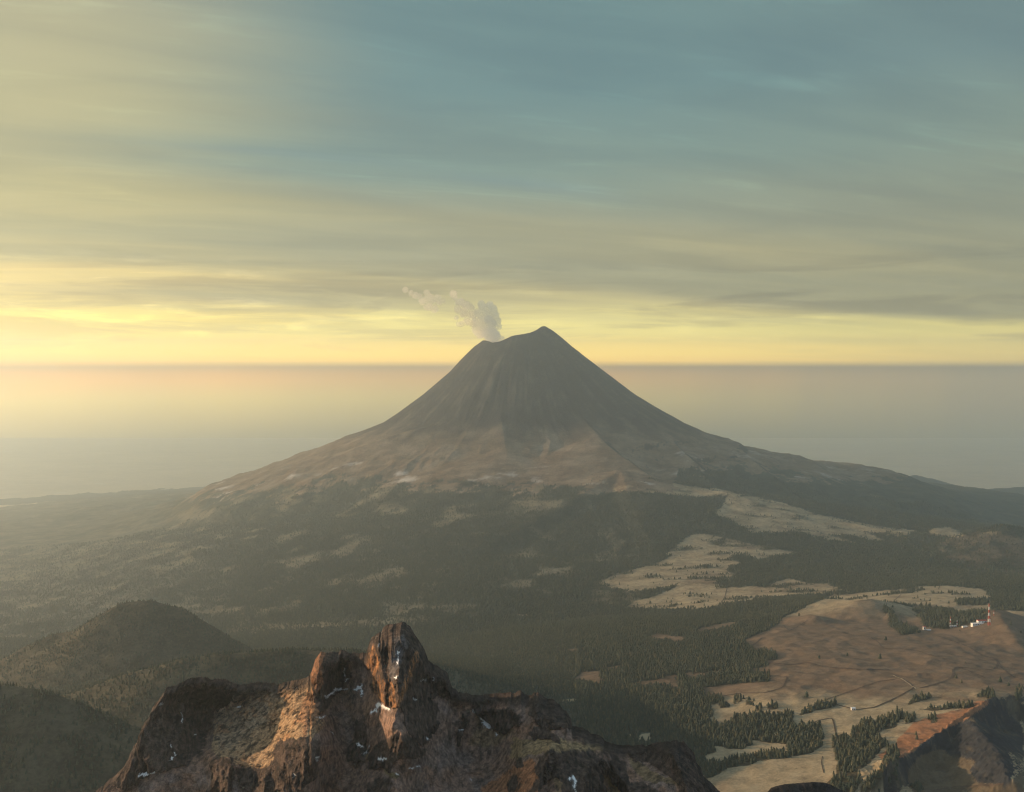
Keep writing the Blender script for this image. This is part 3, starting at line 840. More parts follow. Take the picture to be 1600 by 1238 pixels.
# split the surface into named pieces of landscape
idx = np.arange(nr * nc).reshape(nr, nc)
quads = np.stack([idx[:-1, :-1], idx[:-1, 1:], idx[1:, 1:], idx[1:, :-1]], -1).reshape(-1, 4)
fY = GY[:-1, :-1].ravel()
fX = PX_[:-1, :-1].ravel()
fZ = GZ[:-1, :-1].ravel()
fB = (rV[:-1, :-1] < 5200).ravel()
lab = np.full(len(quads), 3)
lab[(fY > 17000)] = 0
lab[(fY <= 17000) & fB & (fY > 7600)] = 1
lab[(fY < 5000) & (fX > 1085)] = 2
lab[(fY < 4100) & (fX < 560)] = 4
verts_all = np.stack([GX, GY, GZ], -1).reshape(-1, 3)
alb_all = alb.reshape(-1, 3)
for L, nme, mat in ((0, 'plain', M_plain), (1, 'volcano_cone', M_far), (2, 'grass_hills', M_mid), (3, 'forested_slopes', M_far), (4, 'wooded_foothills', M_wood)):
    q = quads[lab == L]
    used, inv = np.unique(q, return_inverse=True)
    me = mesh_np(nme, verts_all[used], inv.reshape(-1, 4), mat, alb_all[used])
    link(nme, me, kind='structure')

# the ground everywhere else, out to the edge of the air
GR = 36400
gs = []
nG = 40
gx = np.linspace(-GR, GR, nG)
gXX, gYY = np.meshgrid(gx, gx)
gi = np.arange(nG * nG).reshape(nG, nG)
gq = np.stack([gi[:-1, :-1], gi[:-1, 1:], gi[1:, 1:], gi[1:, :-1]], -1).reshape(-1, 4)
gcol = np.tile(c3(0.44, 0.38, 0.27), (nG * nG, 1))
link('ground', mesh_np('ground', np.stack([gXX, gYY, np.full_like(gXX, -12.0)], -1).reshape(-1, 3), gq, M_plain, gcol), kind='structure')

# ------------------------------------------------------------------ foreground rock ridge
def A_(pts):
    return T(pts, 150, 1000, 1 / 5.2)


def B_(pts):
    return T(pts, 380, 960, 1 / 4.452)


def C_(pts):
    return T(pts, 560, 960, 1 / 4.452)


def D_(pts):
    return T(pts, 780, 1040, 1 / 6.255)


def E_(pts):
    return T(pts, 950, 1090, 1 / 8)


crest = [(60, 1300), (110, 1255), (150, 1234), (165, 1222), (180, 1210), (188, 1202), (196, 1194), (206, 1177), (210, 1162), (219, 1154), (223, 1135), (235, 1115), (240, 1104), (248, 1092), (258, 1079), (261, 1071), (275, 1068), (287, 1063), (298, 1057), (315, 1055), (335, 1059), (350, 1058), (362, 1063), (375, 1068), (392, 1065), (409, 1063), (436, 1067), (454, 1062), (470, 1059), (487, 1054), (490, 1036), (495, 1025), (502, 1016), (515, 1017), (526, 1016), (536, 1013), (543, 1017), (560, 1019), (573, 1018), (576, 1007), (579, 1000), (583, 993), (591, 987), (596, 985), (600, 977), (611, 972), (618, 973), (628, 969), (637, 973), (645, 982), (648, 989), (654, 996), (661, 1007), (666, 1018), (669, 1028), (679, 1036), (692, 1043), (700, 1050), (703, 1061), (707, 1072), (717, 1079), (735, 1083), (751, 1084), (776, 1081), (804, 1080), (814, 1078), (825, 1084), (831, 1083), (835, 1077), (845, 1082), (855, 1089), (866, 1091), (876, 1101), (885, 1110), (892, 1121), (894, 1132), (913, 1136), (924, 1144), (937, 1147), (948, 1157), (969, 1162), (985, 1162), (1002, 1160), (1010, 1163), (1025, 1157), (1040, 1156), (1057, 1153), (1069, 1158), (1076, 1166), (1084, 1172), (1087, 1187), (1095, 1199), (1099, 1210), (1112, 1222), (1124, 1234), (1140, 1260), (1180, 1330)]
crestY = [(60, 960), (200, 985), (300, 1030), (420, 1060), (500, 1040), (540, 1050), (620, 1015), (700, 1035), (760, 1060), (840, 1030), (900, 1000), (1000, 975), (1060, 955), (1180, 930)]
cliffs = [
    [(577, 1000), (600, 965), (650, 965), (672, 1028), (703, 1050), (707, 1082), (650, 1092), (640, 1104), (600, 1096), (585, 1070), (572, 1020)],
    [(488, 1055), (490, 1030), (502, 1010), (545, 1012), (552, 1060), (530, 1080), (505, 1110), (492, 1080)],
    [(180, 1215), (210, 1155), (235, 1108), (258, 1062), (298, 1050), (375, 1060), (345, 1098), (322, 1165), (300, 1188), (240, 1205), (200, 1228)],
    A_([(950, 960), (1000, 920), (1140, 915), (1150, 1100), (1080, 1230), (900, 1240), (960, 1100)]),
    B_([(250, 850), (450, 815), (550, 870), (550, 1060), (480, 1150), (300, 1300), (50, 1300), (-40, 1040), (200, 1035), (240, 900)]),
    B_([(780, 700), (850, 740), (880, 850), (860, 990), (830, 1000), (800, 1020), (730, 1000), (710, 920), (780, 860)]),
    C_([(100, 900), (270, 805), (380, 830), (470, 930), (460, 960), (270, 1000), (240, 1060), (80, 1050), (80, 960)]),
    C_([(70, 1150), (150, 1100), (240, 1120), (230, 1200), (100, 1260)]),
    C_([(800, 630), (1100, 640), (1113, 720), (1030, 800), (950, 780), (880, 720)]),
    C_([(740, 670), (762, 690), (700, 900), (672, 890), (690, 780)]),
    C_([(300, 600), (480, 560), (560, 600), (560, 760), (470, 900), (380, 820), (320, 760)]),
    D_([(280, 240), (540, 300), (700, 490), (730, 580), (450, 590), (300, 480)]),
    D_([(0, 390), (200, 450), (210, 520), (60, 640), (-30, 600)]),
    D_([(340, 920), (480, 805), (700, 800), (900, 780), (1050, 900), (1250, 1100), (1251, 1180), (1150, 1120), (980, 1000), (1050, 1200), (900, 1400), (700, 1400), (560, 1030), (480, 1100), (330, 1300), (270, 1300), (350, 1080)]),
    D_([(100, 1080), (180, 1030), (150, 1200), (60, 1260)]),
    D_([(160, 900), (230, 860), (230, 960), (170, 970)]),
    D_([(280, 620), (420, 560), (600, 700), (560, 740), (440, 690), (300, 680)]),
    E_([(280, 570), (500, 540), (860, 490), (1100, 680), (1180, 900), (1400, 1184), (1400, 1400), (900, 1400), (850, 1000), (580, 820), (260, 700)]),
    E_([(0, 650), (230, 780), (230, 1000), (400, 1000), (560, 1080), (700, 1184), (700, 1400), (300, 1400), (0, 950)]),
]
# depth offsets of spurs (towards the camera, negative) and gullies
off_pts = [(120, 1230, 0), (230, 1110, 0), (270, 1200, -6), (320, 1080, 26), (330, 1140, 28), (400, 1085, 14), (300, 1240, 5), (420, 1140, -4), (460, 1080, -8), (480, 1120, -34), (495, 1060, -22), (505, 1030, -24),
           (500, 1170, -52), (470, 1238, -50), (385, 1200, -18), (350, 1185, -14), (530, 1045, 10), (545, 1090, 14), (555, 1150, 16), (530, 1238, -4), (575, 1040, 4), (590, 1075, -12), (610, 1010, -26), (608, 1060, -34), (618, 1100, -36), (640, 1140, -44), (625, 1180, -40), (600, 1238, -34),
           (560, 1200, 2), (650, 1060, -16), (690, 1090, 6), (700, 1150, 16), (680, 1238, 0), (740, 1110, 14), (760, 1170, 12), (740, 1238, 0), (800, 1130, -6), (840, 1110, -16), (850, 1160, -34), (870, 1200, -52), (800, 1210, -22), (780, 1238, -20), (900, 1170, -30),
           (940, 1190, -16), (950, 1238, -18), (1000, 1180, -4), (1010, 1238, -28), (1060, 1180, -8), (1080, 1238, -24), (1120, 1238, 0), (900, 1238, -62), (60, 1300, 0), (1180, 1330, 0), (300, 1330, 0), (600, 1330, -30), (900, 1330, -60)]
offit = tps_fit([(a / 100, b / 100) for a, b, c in off_pts], [c for a, b, c in off_pts], 2e-3)

cxs = np.arange(70, 1172, 1.05)
ca = np.array(crest, float)
ycr = np.interp(cxs, ca[:, 0], ca[:, 1])
ycr = ycr + 5.0 * fbm2(cxs / 8, cxs * 0, 5, 300, 0.75) + 0.4 + 1.6 * fbm2(cxs / 3.2, cxs * 0 + 5, 2, 307, 0.6, True) + 1.0 * np.tanh(3 * fbm2(cxs / 13, cxs * 0, 2, 305))
cya = np.array(crestY, float)
Ycr = np.interp(cxs, cya[:, 0], cya[:, 1])
nv = 330
tt = np.linspace(0, 1, nv)
YB = 1335.0                      # sheet runs on below the frame
gyy = ycr[None, :] + (YB - ycr)[None, :] * tt[:, None] ** 1.0
gxx = np.broadcast_to(cxs[None, :], gyy.shape).copy()
wx = gxx + 15 * fbm2(gxx / 16, gyy / 20, 5, 310, 0.65)
wy = gyy + 12 * fbm2(gxx / 14, gyy / 14, 5, 320, 0.65)
cl = np.zeros(gyy.shape)
for p in cliffs:
    cl = np.maximum(cl, inpoly(wx, wy, p).astype(float))
# soften a little
for _ in range(3):
    c = np.pad(cl, 1, mode='edge')
    cl = (c[1:-1, 1:-1] * 2 + c[:-2, 1:-1] + c[2:, 1:-1] + c[1:-1, :-2] + c[1:-1, 2:]) / 6
tooth_z = (inpoly(wx, wy, cliffs[0]) | inpoly(wx, wy, cliffs[1])).astype(float)
tan = 0.72 + 0.12 * fbm2(gxx / 60, gyy / 60, 3, 330) + cl * (1.1 + 1.7 * tooth_z + 1.0 * fbm2(gxx / 10, gyy / 10, 3, 331))
tan = np.maximum(tan, 0.3)
k = (gyy - HY) / F
lnY = np.zeros_like(gyy)
lnY[0] = np.log(Ycr)
dk = np.diff(k, axis=0)
lnY[1:] = np.log(Ycr)[None, :] - np.cumsum(dk / (tan[1:] + k[1:]), axis=0)
RY = np.exp(lnY)
# smooth across columns so that cliffs do not shear
for _ in range(150):
    c = np.pad(RY, ((0, 0), (1, 1)), mode='edge')
    RY = (c[:, :-2] + 2 * c[:, 1:-1] + c[:, 2:]) / 4
RY = RY + tps_eval(offit, gxx / 100, gyy / 100) * 1.6 * sstep(gyy - ycr[None, :], -4, 30)
# sharp-edged fins: polyline of the edge, height, width of the lit left flank and of the right flank
fins = [([(513, 1012), (510, 1060), (506, 1092)], 24, 24, 26), ([(590, 985), (598, 1040), (604, 1090)], 17, 22, 12), ([(626, 1030), (624, 1095), (614, 1135)], 22, 16, 15),
        ([(660, 1000), (648, 1030), (632, 1070)], 15, 12, 34), ([(504, 1095), (502, 1150), (492, 1190), (480, 1245)], 30, 80, 24), ([(620, 1128), (640, 1160), (645, 1178)], 16, 26, 16),
        ([(862, 1160), (846, 1200), (836, 1245)], 28, 46, 16), ([(345, 1118), (326, 1180)], 13, 8, 22), ([(256, 1078), (236, 1125), (216, 1170), (200, 1215)], 5, 14, 30), ([(940, 1162), (962, 1200), (990, 1240)], 18, 22, 30),
        ([(1040, 1160), (1062, 1200), (1075, 1245)], 18, 16, 24), ([(366, 1180), (358, 1245)], 18, 18, 20), ([(735, 1108), (714, 1165)], 12, 12, 20), ([(420, 1195), (415, 1245)], 14, 12, 16), ([(690, 1045), (705, 1080)], 10, 20, 14),
        ([(840, 1085), (832, 1125)], 12, 14, 14), ([(880, 1100), (886, 1135)], 10, 12, 14), ([(565, 1130), (560, 1180)], 10, 10, 12), ([(920, 1180), (905, 1245)], 18, 16, 18), ([(295, 1090), (285, 1150)], 9, 14, 20), ([(450, 1150), (440, 1200), (450, 1240)], 12, 14, 14)]
sl_a, sl_b = gxx * 0.62 + gyy * 0.78, gxx * 0.78 - gyy * 0.62
jag = 5 * fbm2(gxx / 12, gyy / 9, 4, 340, 0.6)
for e_, A, wl, wr in fins:
    e_ = np.array(e_, float)
    xe = np.interp(gyy, e_[:, 1], e_[:, 0]) + jag
    t_ = np.where(gxx < xe, (xe - gxx) / wl, (gxx - xe) / wr)
    fade = sstep(gyy, e_[0, 1] - 8, e_[0, 1] + 12) * (1 - sstep(gyy, e_[-1, 1] - 4, e_[-1, 1] + 22))
    RY = RY - A * np.clip(1 - t_, 0, 1) ** 1.25 * fade * sstep(gyy - ycr[None, :], -2, 14)
RX = (gxx - CX) / F * RY
RZ = ZC - (gyy - HY) / F * RY


def normals(X, Y, Z):
    ax, ay, az_ = np.gradient(X, axis=1), np.gradient(Y, axis=1), np.gradient(Z, axis=1)
    bx, by, bz = np.gradient(X, axis=0), np.gradient(Y, axis=0), np.gradient(Z, axis=0)
    nx, ny, nz = ay * bz - az_ * by, az_ * bx - ax * bz, ax * by - ay * bx
    l = np.sqrt(nx * nx + ny * ny + nz * nz) + 1e-9
    s = np.where(ny > 0, -1, 1)
    return nx / l * s, ny / l * s, nz / l * s


edge = sstep(gyy - ycr[None, :], 0, 8)
wv = 7 * fbm2(gxx / 30, gyy / 30, 4, 401)
# columnar cliffs: sharp ribs running down the faces, chutes between them, broken blocks across
ribA = fbm2((gxx + wv) / 15, gyy / 55, 4, 400, 0.5, True)
ribB = fbm2((gxx + wv) / 5.5, gyy / 24, 4, 402, 0.55, True)
blocks = fbm3(RX / 7, RY / 7, RZ / 9, 4, 420, 0.6)
fine = fbm3(RX / 3.0, RY / 3.0, RZ / 5.0, 3, 421, 0.6, True)
rub = fbm3(RX / 9, RY / 9, RZ / 9, 5, 440, 0.62)
run = fbm2((gxx + 0.30 * (gyy - 1100) * np.where(gxx > 560, 1, -1)) / 5, gyy / 70, 3, 450)
rough_zone = inpoly(gxx + 5 * rub, gyy, [(380, 1062), (490, 1055), (510, 1110), (500, 1150), (440, 1190), (380, 1190), (330, 1190), (340, 1140)]).astype(float)
big = fbm2((gxx + wv) / 38, gyy / 70, 4, 480, 0.5, True)
disp = cl * (9.0 * (ribA - 0.1) + 4.5 * (ribB - 0.1) + 2.2 * blocks + 2.2 * fine)
disp = disp + (1 - cl) * (2.4 * rub + 1.6 * fine + 0.9 * run + 2.0 * (ribA - 0.1) + rough_zone * 7.0 * fbm2(sl_a / 6, sl_b / 12, 4, 470, 0.6, True))
disp = disp + 7.0 * (big - 0.1)
disp = disp * (0.2 + 0.8 * edge)
RY2 = RY - disp
RX2 = RX + 0.25 * disp * blocks
RZ2 = RZ + 0.0 * disp

# back side: rolls over the crest and falls away behind
nb = 46
back = []
for i in range(1, nb + 1):
    s = i / nb
    dYb = 260 * s ** 1.5
    drop = 240 * s ** 1.25
    Yb = RY2[0] + dYb
    Xb = RX2[0] * (1 + 0.05 * s) + 6 * s * fbm2(cxs / 12, cxs * 0 + i * 0.35, 3, 500)
    Zb = RZ2[0] - drop + 10 * np.minimum(1, s * 6) * fbm2(cxs / 10, cxs * 0 + i * 0.3, 4, 510) - 3 * np.minimum(1, s * 20)
    Zb = np.minimum(Zb, RZ2[0] - 0.5 - 60 * s)
    back.append((Xb, Yb, Zb))
BXs = np.array([b[0] for b in back])[::-1]
BYs = np.array([b[1] for b in back])[::-1]
BZs = np.array([b[2] for b in back])[::-1]
FX, FY, FZ = np.vstack([BXs, RX2]), np.vstack([BYs, RY2]), np.vstack([BZs, RZ2])

# colours of the ridge
ra = np.zeros(gyy.shape + (3,))
ra[:] = c3(0.225, 0.150, 0.118)
m1 = fbm2(gxx / 40, gyy / 40, 4, 600)
m2 = fbm2(gxx / 7, gyy / 11, 4, 610, 0.6)
m1b = fbm2(gxx / 40, gyy / 40, 4, 605)
m3 = fbm2(gxx / 2.6, gyy / 2.6, 3, 660, 0.6)
ra = blend(ra, c3(0.17, 0.138, 0.130), sstep(m1, -0.1, 0.3) * 0.8)
ra = blend(ra, c3(0.27, 0.145, 0.085), sstep(fbm2(gxx / 55, gyy / 35, 4, 615, 0.6), 0.0, 0.35) * 0.6)
ra = blend(ra, c3(0.28, 0.17, 0.11), sstep(run, 0.1, 0.5) * 0.5)


def zone(poly, soft=6):
    k_ = soft / 6
    z_ = inpoly(gxx + k_ * (22 * m1 + 11 * m2 + 4 * m3), gyy + k_ * (14 * m1b + 8 * m2 + 4 * m3), poly).astype(float)
    z_[1:-1, 1:-1] = (z_[1:-1, 1:-1] * 2 + z_[:-2, 1:-1] + z_[2:, 1:-1] + z_[1:-1, :-2] + z_[1:-1, 2:]) / 6
    return z_


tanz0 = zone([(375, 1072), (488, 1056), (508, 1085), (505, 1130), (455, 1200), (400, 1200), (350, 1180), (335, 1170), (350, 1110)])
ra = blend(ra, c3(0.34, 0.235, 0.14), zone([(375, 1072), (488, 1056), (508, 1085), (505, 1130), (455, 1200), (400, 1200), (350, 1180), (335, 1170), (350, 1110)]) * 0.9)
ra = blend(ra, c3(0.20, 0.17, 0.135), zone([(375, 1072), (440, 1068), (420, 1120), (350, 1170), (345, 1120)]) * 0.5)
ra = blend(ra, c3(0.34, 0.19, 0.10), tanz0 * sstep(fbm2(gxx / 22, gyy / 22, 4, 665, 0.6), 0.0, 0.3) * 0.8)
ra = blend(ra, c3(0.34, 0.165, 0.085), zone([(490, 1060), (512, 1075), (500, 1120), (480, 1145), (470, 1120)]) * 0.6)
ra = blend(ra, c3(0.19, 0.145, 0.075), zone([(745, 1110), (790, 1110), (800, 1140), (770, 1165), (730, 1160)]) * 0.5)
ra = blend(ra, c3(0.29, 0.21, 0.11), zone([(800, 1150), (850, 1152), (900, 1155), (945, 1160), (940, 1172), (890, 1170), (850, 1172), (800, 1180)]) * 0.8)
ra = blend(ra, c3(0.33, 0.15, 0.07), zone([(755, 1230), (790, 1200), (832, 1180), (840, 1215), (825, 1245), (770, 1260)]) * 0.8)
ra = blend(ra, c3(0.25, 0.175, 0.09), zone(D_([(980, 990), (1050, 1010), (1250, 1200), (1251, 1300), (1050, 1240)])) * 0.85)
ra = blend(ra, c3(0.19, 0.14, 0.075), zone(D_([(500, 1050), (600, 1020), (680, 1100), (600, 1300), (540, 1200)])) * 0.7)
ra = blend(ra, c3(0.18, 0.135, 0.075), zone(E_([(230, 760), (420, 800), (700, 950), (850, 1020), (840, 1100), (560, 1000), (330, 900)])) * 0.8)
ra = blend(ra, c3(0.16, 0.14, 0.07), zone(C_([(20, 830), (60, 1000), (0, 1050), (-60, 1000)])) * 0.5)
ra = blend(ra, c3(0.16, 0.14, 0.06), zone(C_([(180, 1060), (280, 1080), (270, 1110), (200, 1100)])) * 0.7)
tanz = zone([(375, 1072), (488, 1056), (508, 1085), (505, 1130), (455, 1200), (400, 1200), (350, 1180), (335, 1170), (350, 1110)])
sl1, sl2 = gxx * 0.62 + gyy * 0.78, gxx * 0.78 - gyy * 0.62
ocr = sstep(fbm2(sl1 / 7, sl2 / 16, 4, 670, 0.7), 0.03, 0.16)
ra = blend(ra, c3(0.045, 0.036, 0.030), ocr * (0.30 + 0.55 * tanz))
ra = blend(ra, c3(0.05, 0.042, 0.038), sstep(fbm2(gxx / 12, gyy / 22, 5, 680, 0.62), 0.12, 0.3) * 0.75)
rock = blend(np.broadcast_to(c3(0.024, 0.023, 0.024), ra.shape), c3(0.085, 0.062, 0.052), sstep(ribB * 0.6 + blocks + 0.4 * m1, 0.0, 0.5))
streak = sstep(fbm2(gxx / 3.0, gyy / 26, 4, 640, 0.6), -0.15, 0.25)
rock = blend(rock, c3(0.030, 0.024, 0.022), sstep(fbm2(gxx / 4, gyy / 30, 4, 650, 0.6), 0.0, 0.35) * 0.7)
rock = blend(rock, c3(0.50, 0.24, 0.10), streak * zone([(574, 1020), (584, 1000), (592, 1030), (600, 1075), (602, 1060), (612, 1050), (624, 1085), (632, 1060), (652, 1010), (656, 1014), (640, 1060), (626, 1100), (620, 1130), (612, 1105), (600, 1095), (588, 1085)], 3) * 0.75)  # sunlight on the tooth's left-facing grooves painted as orange rock
rock = blend(rock, c3(0.36, 0.17, 0.085), (0.3 + 0.7 * streak) * zone([(488, 1058), (492, 1028), (503, 1014), (511, 1018), (508, 1070), (500, 1075)], 2) * 0.8)  # sunlit left face of the buttress, its orange put into the colour
rock = blend(rock, c3(0.12, 0.115, 0.12), zone([(622, 990), (632, 985), (640, 1000), (626, 1045), (616, 1060), (610, 1030)], 3) * 0.7)
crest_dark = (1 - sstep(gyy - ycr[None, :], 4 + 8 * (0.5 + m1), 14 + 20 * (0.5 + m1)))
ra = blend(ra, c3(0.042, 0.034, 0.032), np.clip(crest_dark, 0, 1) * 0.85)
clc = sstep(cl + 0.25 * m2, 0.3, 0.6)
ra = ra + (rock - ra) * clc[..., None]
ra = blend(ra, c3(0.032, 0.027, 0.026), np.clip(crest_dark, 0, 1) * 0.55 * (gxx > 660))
m4 = fbm2(gxx / 1.7, gyy / 2.2, 2, 668, 0.7)
ra *= (1 + 0.45 * np.clip(m4, -1, 1))[..., None]
ra *= (1 + 0.45 * np.clip(m2, -1, 1) + 0.35 * np.clip(m3, -1, 1))[..., None]
ra = np.clip(ra, 0.006, 0.9)
# snow lying in hollows
snow = []
snow += [(p, 3.0) for p in (A_([(405, 1050), (440, 1060), (480, 1056)]), B_([(630, 530), (680, 495), (720, 510)]), B_([(590, 545), (625, 535)]), B_([(790, 510), (825, 500), (830, 545)]), B_([(830, 480), (822, 510)]),
                            B_([(935, 625), (985, 630), (1020, 650)]), B_([(905, 665), (930, 660), (945, 610)]), B_([(810, 870), (840, 890)]), B_([(865, 935), (870, 945)]), B_([(960, 972), (1000, 970)]), B_([(530, 955), (536, 970)]),
                            D_([(690, 1062), (720, 1055), (735, 1075)]), C_([(855, 710), (880, 740), (930, 770)]), C_([(890, 760), (930, 770)]))]
snow += [(p, 1.6) for p in (C_([(145, 200), (155, 190)]), C_([(260, 405), (280, 395)]), C_([(450, 440), (480, 430)]), C_([(280, 320), (285, 240)]), C_([(530, 420), (534, 410)]), C_([(395, 562), (415, 564)]), C_([(712, 775), (728, 770)]), C_([(802, 652), (812, 665)]),
                            C_([(370, 1050), (385, 1048)]), C_([(415, 1040), (435, 1042)]), C_([(265, 1098), (275, 1100)]), C_([(145, 1195), (160, 1205)]), C_([(790, 1130), (796, 1135)]), C_([(485, 825), (490, 850)]), D_([(728, 1080), (728, 1230)]),
                            B_([(725, 440), (735, 430)]), B_([(530, 690), (560, 685), (575, 690)]), B_([(790, 1010), (795, 1020)]), A_([(640, 930), (660, 915)]), A_([(570, 490), (575, 480)]), A_([(1180, 525), (1190, 515)]), A_([(645, 800), (655, 815)]), A_([(680, 870), (690, 885)]), A_([(730, 560), (725, 640)]), A_([(830, 735), (850, 730)]), A_([(975, 440), (980, 445)]),
                            B_([(1070, 405), (1080, 395)]), B_([(720, 355), (724, 400)]), B_([(620, 820), (625, 835)]), B_([(375, 1075), (380, 1085)]), C_([(960, 815), (965, 822)]), B_([(880, 895), (885, 905)]))]
sm = np.zeros(gyy.shape)
for pts, w in snow:
    d = polydist(gxx + 6 * m2 + 2 * m3, gyy + 5 * fbm2(gxx / 8, gyy / 8, 3, 690, 0.6), pts)
    sm = np.maximum(sm, sstep(-d / w + 1.6 * m3, -1.0, -0.8))
snowmask = sm > 0.5
ra = blend(ra, c3(0.52, 0.55, 0.58), sm * 0.5)

bcol = np.broadcast_to(c3(0.05, 0.038, 0.032), (nb,) + ra.shape[1:])
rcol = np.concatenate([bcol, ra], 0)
fnr, fnc = FX.shape
fi = np.arange(fnr * fnc).reshape(fnr, fnc)
fq = np.stack([fi[:-1, :-1], fi[1:, :-1], fi[1:, 1:], fi[:-1, 1:]], -1).reshape(-1, 4)
M_rock = ground_material('volcanic_rock_and_scree', 1 / 6, 2.6, 0.6)
RVt = np.stack([FX, FY, FZ], -1).reshape(-1, 3)
fpx = np.concatenate([np.broadcast_to(cxs, (nb, fnc)), gxx], 0)[:-1, :-1].ravel()
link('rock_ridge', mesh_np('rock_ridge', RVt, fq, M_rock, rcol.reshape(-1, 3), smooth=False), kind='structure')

# snow patches as sheets a hand above the rock
M_snow = bpy.data.materials.new('old_snow')
M_snow.use_nodes = True
N = NT(M_snow.node_tree)
b_ = N.n['Principled BSDF']
b_.inputs['Base Color'].default_value = (0.78, 0.80, 0.82, 1)
b_.inputs['Roughness'].default_value = 0.7
nn = N.noise(N.node('ShaderNodeNewGeometry').outputs['Position'], 0.4, 4)
bp = N.node('ShaderNodeBump')
bp.inputs['Distance'].default_value = 0.5
N.put(bp.inputs['Height'], nn)
N.l.new(bp.outputs[0], b_.inputs['Normal'])
smf = np.zeros((fnr, fnc), bool)
smf[nb:] = snowmask
sq = fq[(smf[:-1, :-1] & smf[1:, 1:] & smf[1:, :-1] & smf[:-1, 1:]).ravel()]
if len(sq):
    used, inv = np.unique(sq, return_inverse=True)
    sv = RVt[used] + np.array([0, -0.35, 0.3])
    o = link('snow_patches', mesh_np('snow_patches', sv, inv.reshape(-1, 4), M_snow), kind='stuff', label='small patches of old white snow lying in hollows of the dark rock ridge', cat='snow')

# low dark outcrop at the bottom edge
oc = [(1170, 1275), (1185, 1250), (1198, 1237), (1205, 1229), (1218, 1225), (1231, 1223), (1250, 1222), (1269, 1220), (1287, 1221), (1298, 1224), (1306, 1229), (1325, 1237), (1345, 1252), (1370, 1285)]
oa = np.array(oc, float)
ox = np.arange(1170, 1370, 1.4)
oy = np.interp(ox, oa[:, 0], oa[:, 1]) + 1.4 * fbm2(ox / 7, ox * 0, 4, 700, 0.6)
rows = []
for s in np.linspace(-1, 1, 60):
    if s <= 0:
        Yo = 1010 + 170 * (-s) ** 1.4
        Zo = ZC - (oy - HY) / F * 1010 - 160 * (-s) ** 1.2
    else:
        Yo = 1010 - 55 * s
        Zo = ZC - (oy - HY) / F * 1010 - 130 * s ** 1.1
    rows.append((ox, Yo, Zo, s))
OX = np.array([(r[0] - CX) / F * 1010 for r in rows])
OY = np.array([np.full(ox.shape, r[1]) for r in rows])
OZ = np.array([r[2] for r in rows])
wN = np.array([np.full(ox.shape, min(1, abs(r[3]) * 8)) for r in rows])
OY = OY - wN * 7 * fbm3(OX / 9, OY / 12, OZ / 40, 4, 710, 0.6, True)
oi = np.arange(OX.size).reshape(OX.shape)
oq = np.stack([oi[:-1, :-1], oi[1:, :-1], oi[1:, 1:], oi[:-1, 1:]], -1).reshape(-1, 4)
ocol = np.tile(c3(0.035, 0.032, 0.032), (OX.size, 1)) * (1 + 0.4 * fbm3(OX / 6, OY / 6, OZ / 9, 4, 730)).reshape(-1, 1)
link('rock_outcrop', mesh_np('rock_outcrop', np.stack([OX, OY, OZ], -1).reshape(-1, 3), oq, M_rock, ocol), kind='structure')


# ------------------------------------------------------------------ plain materials
def simple_mat(name, color, rough=0.8, var=0.15, scale=0.5):
    m = bpy.data.materials.new(name)
    m.use_nodes = True
    N = NT(m.node_tree)
    b = N.n['Principled BSDF']
    g = N.node('ShaderNodeNewGeometry')
    n = N.noise(g.outputs['Position'], scale, 4)
    mul = N.smooth(n, 0.3, 0.7, 1 - var, 1 + var)
    v = N.node('ShaderNodeVectorMath', operation='SCALE')
    v.inputs[0].default_value = color
    N.put(v.inputs['Scale'], mul)
    N.put(b.inputs['Base Color'], v.outputs[0])
    b.inputs['Roughness'].default_value = rough
    b.inputs['Specular IOR Level'].default_value = 0.2
    return m


M_needle = bpy.data.materials.new('pine_needles')
M_needle.use_nodes = True
N = NT(M_needle.node_tree)
oi_ = N.node('ShaderNodeObjectInfo')
cr = N.ramp(oi_.outputs['Random'], [(0.0, (0.034, 0.048, 0.036)), (0.6, (0.050, 0.062, 0.044)), (1.0, (0.088, 0.085, 0.052))])
N.put(N.n['Principled BSDF'].inputs['Base Color'], cr)
N.n['Principled BSDF'].inputs['Roughness'].default_value = 0.8
N.n['Principled BSDF'].inputs['Specular IOR Level'].default_value = 0.15
M_bark = simple_mat('pine_bark', (0.07, 0.05, 0.035))


def pine_mesh(name, h, w, seed):
    """a conifer: tapered trunk and whorls of drooping ragged boughs"""
    rs = np.random.default_rng(seed)
    bm = bmesh.new()
    bmesh.ops.create_cone(bm, cap_ends=True, segments=5, radius1=0.035 * h * 0.6, radius2=0.02, depth=h * 0.95, matrix=Matrix.Translation((0, 0, h * 0.475)))
    for f in bm.faces:
        f.material_index = 1
    layers = 6
    z0 = h * 0.16
    for i in range(layers):
        t = i / (layers - 1)
        zb = z0 + (h * 0.98 - z0) * t * 0.84
        rad = w * 0.5 * (1 - t) ** 0.8 * (0.85 + 0.3 * rs.random()) + 0.12 * w
        top = zb + (h - z0) * 0.28
        nseg = 7
        ring = []
        a0 = rs.random() * 6.28
        for s_ in range(nseg):
            a = a0 + s_ * 2 * math.pi / nseg
            rr = rad * (0.6 + 0.6 * rs.random())
            ring.append(bm.verts.new((rr * math.cos(a), rr * math.sin(a), zb - 0.05 * h * rs.random())))
        tip = bm.verts.new((rs.normal() * 0.02 * w, rs.normal() * 0.02 * w, min(top, h * 1.0)))
        for s_ in range(nseg):
            f = bm.faces.new((ring[s_], ring[(s_ + 1) % nseg], tip))
            f.material_index = 0
    me = bpy.data.meshes.new(name)
    bm.to_mesh(me)
    bm.free()
    me.materials.append(M_needle)
    me.materials.append(M_bark)
    return me


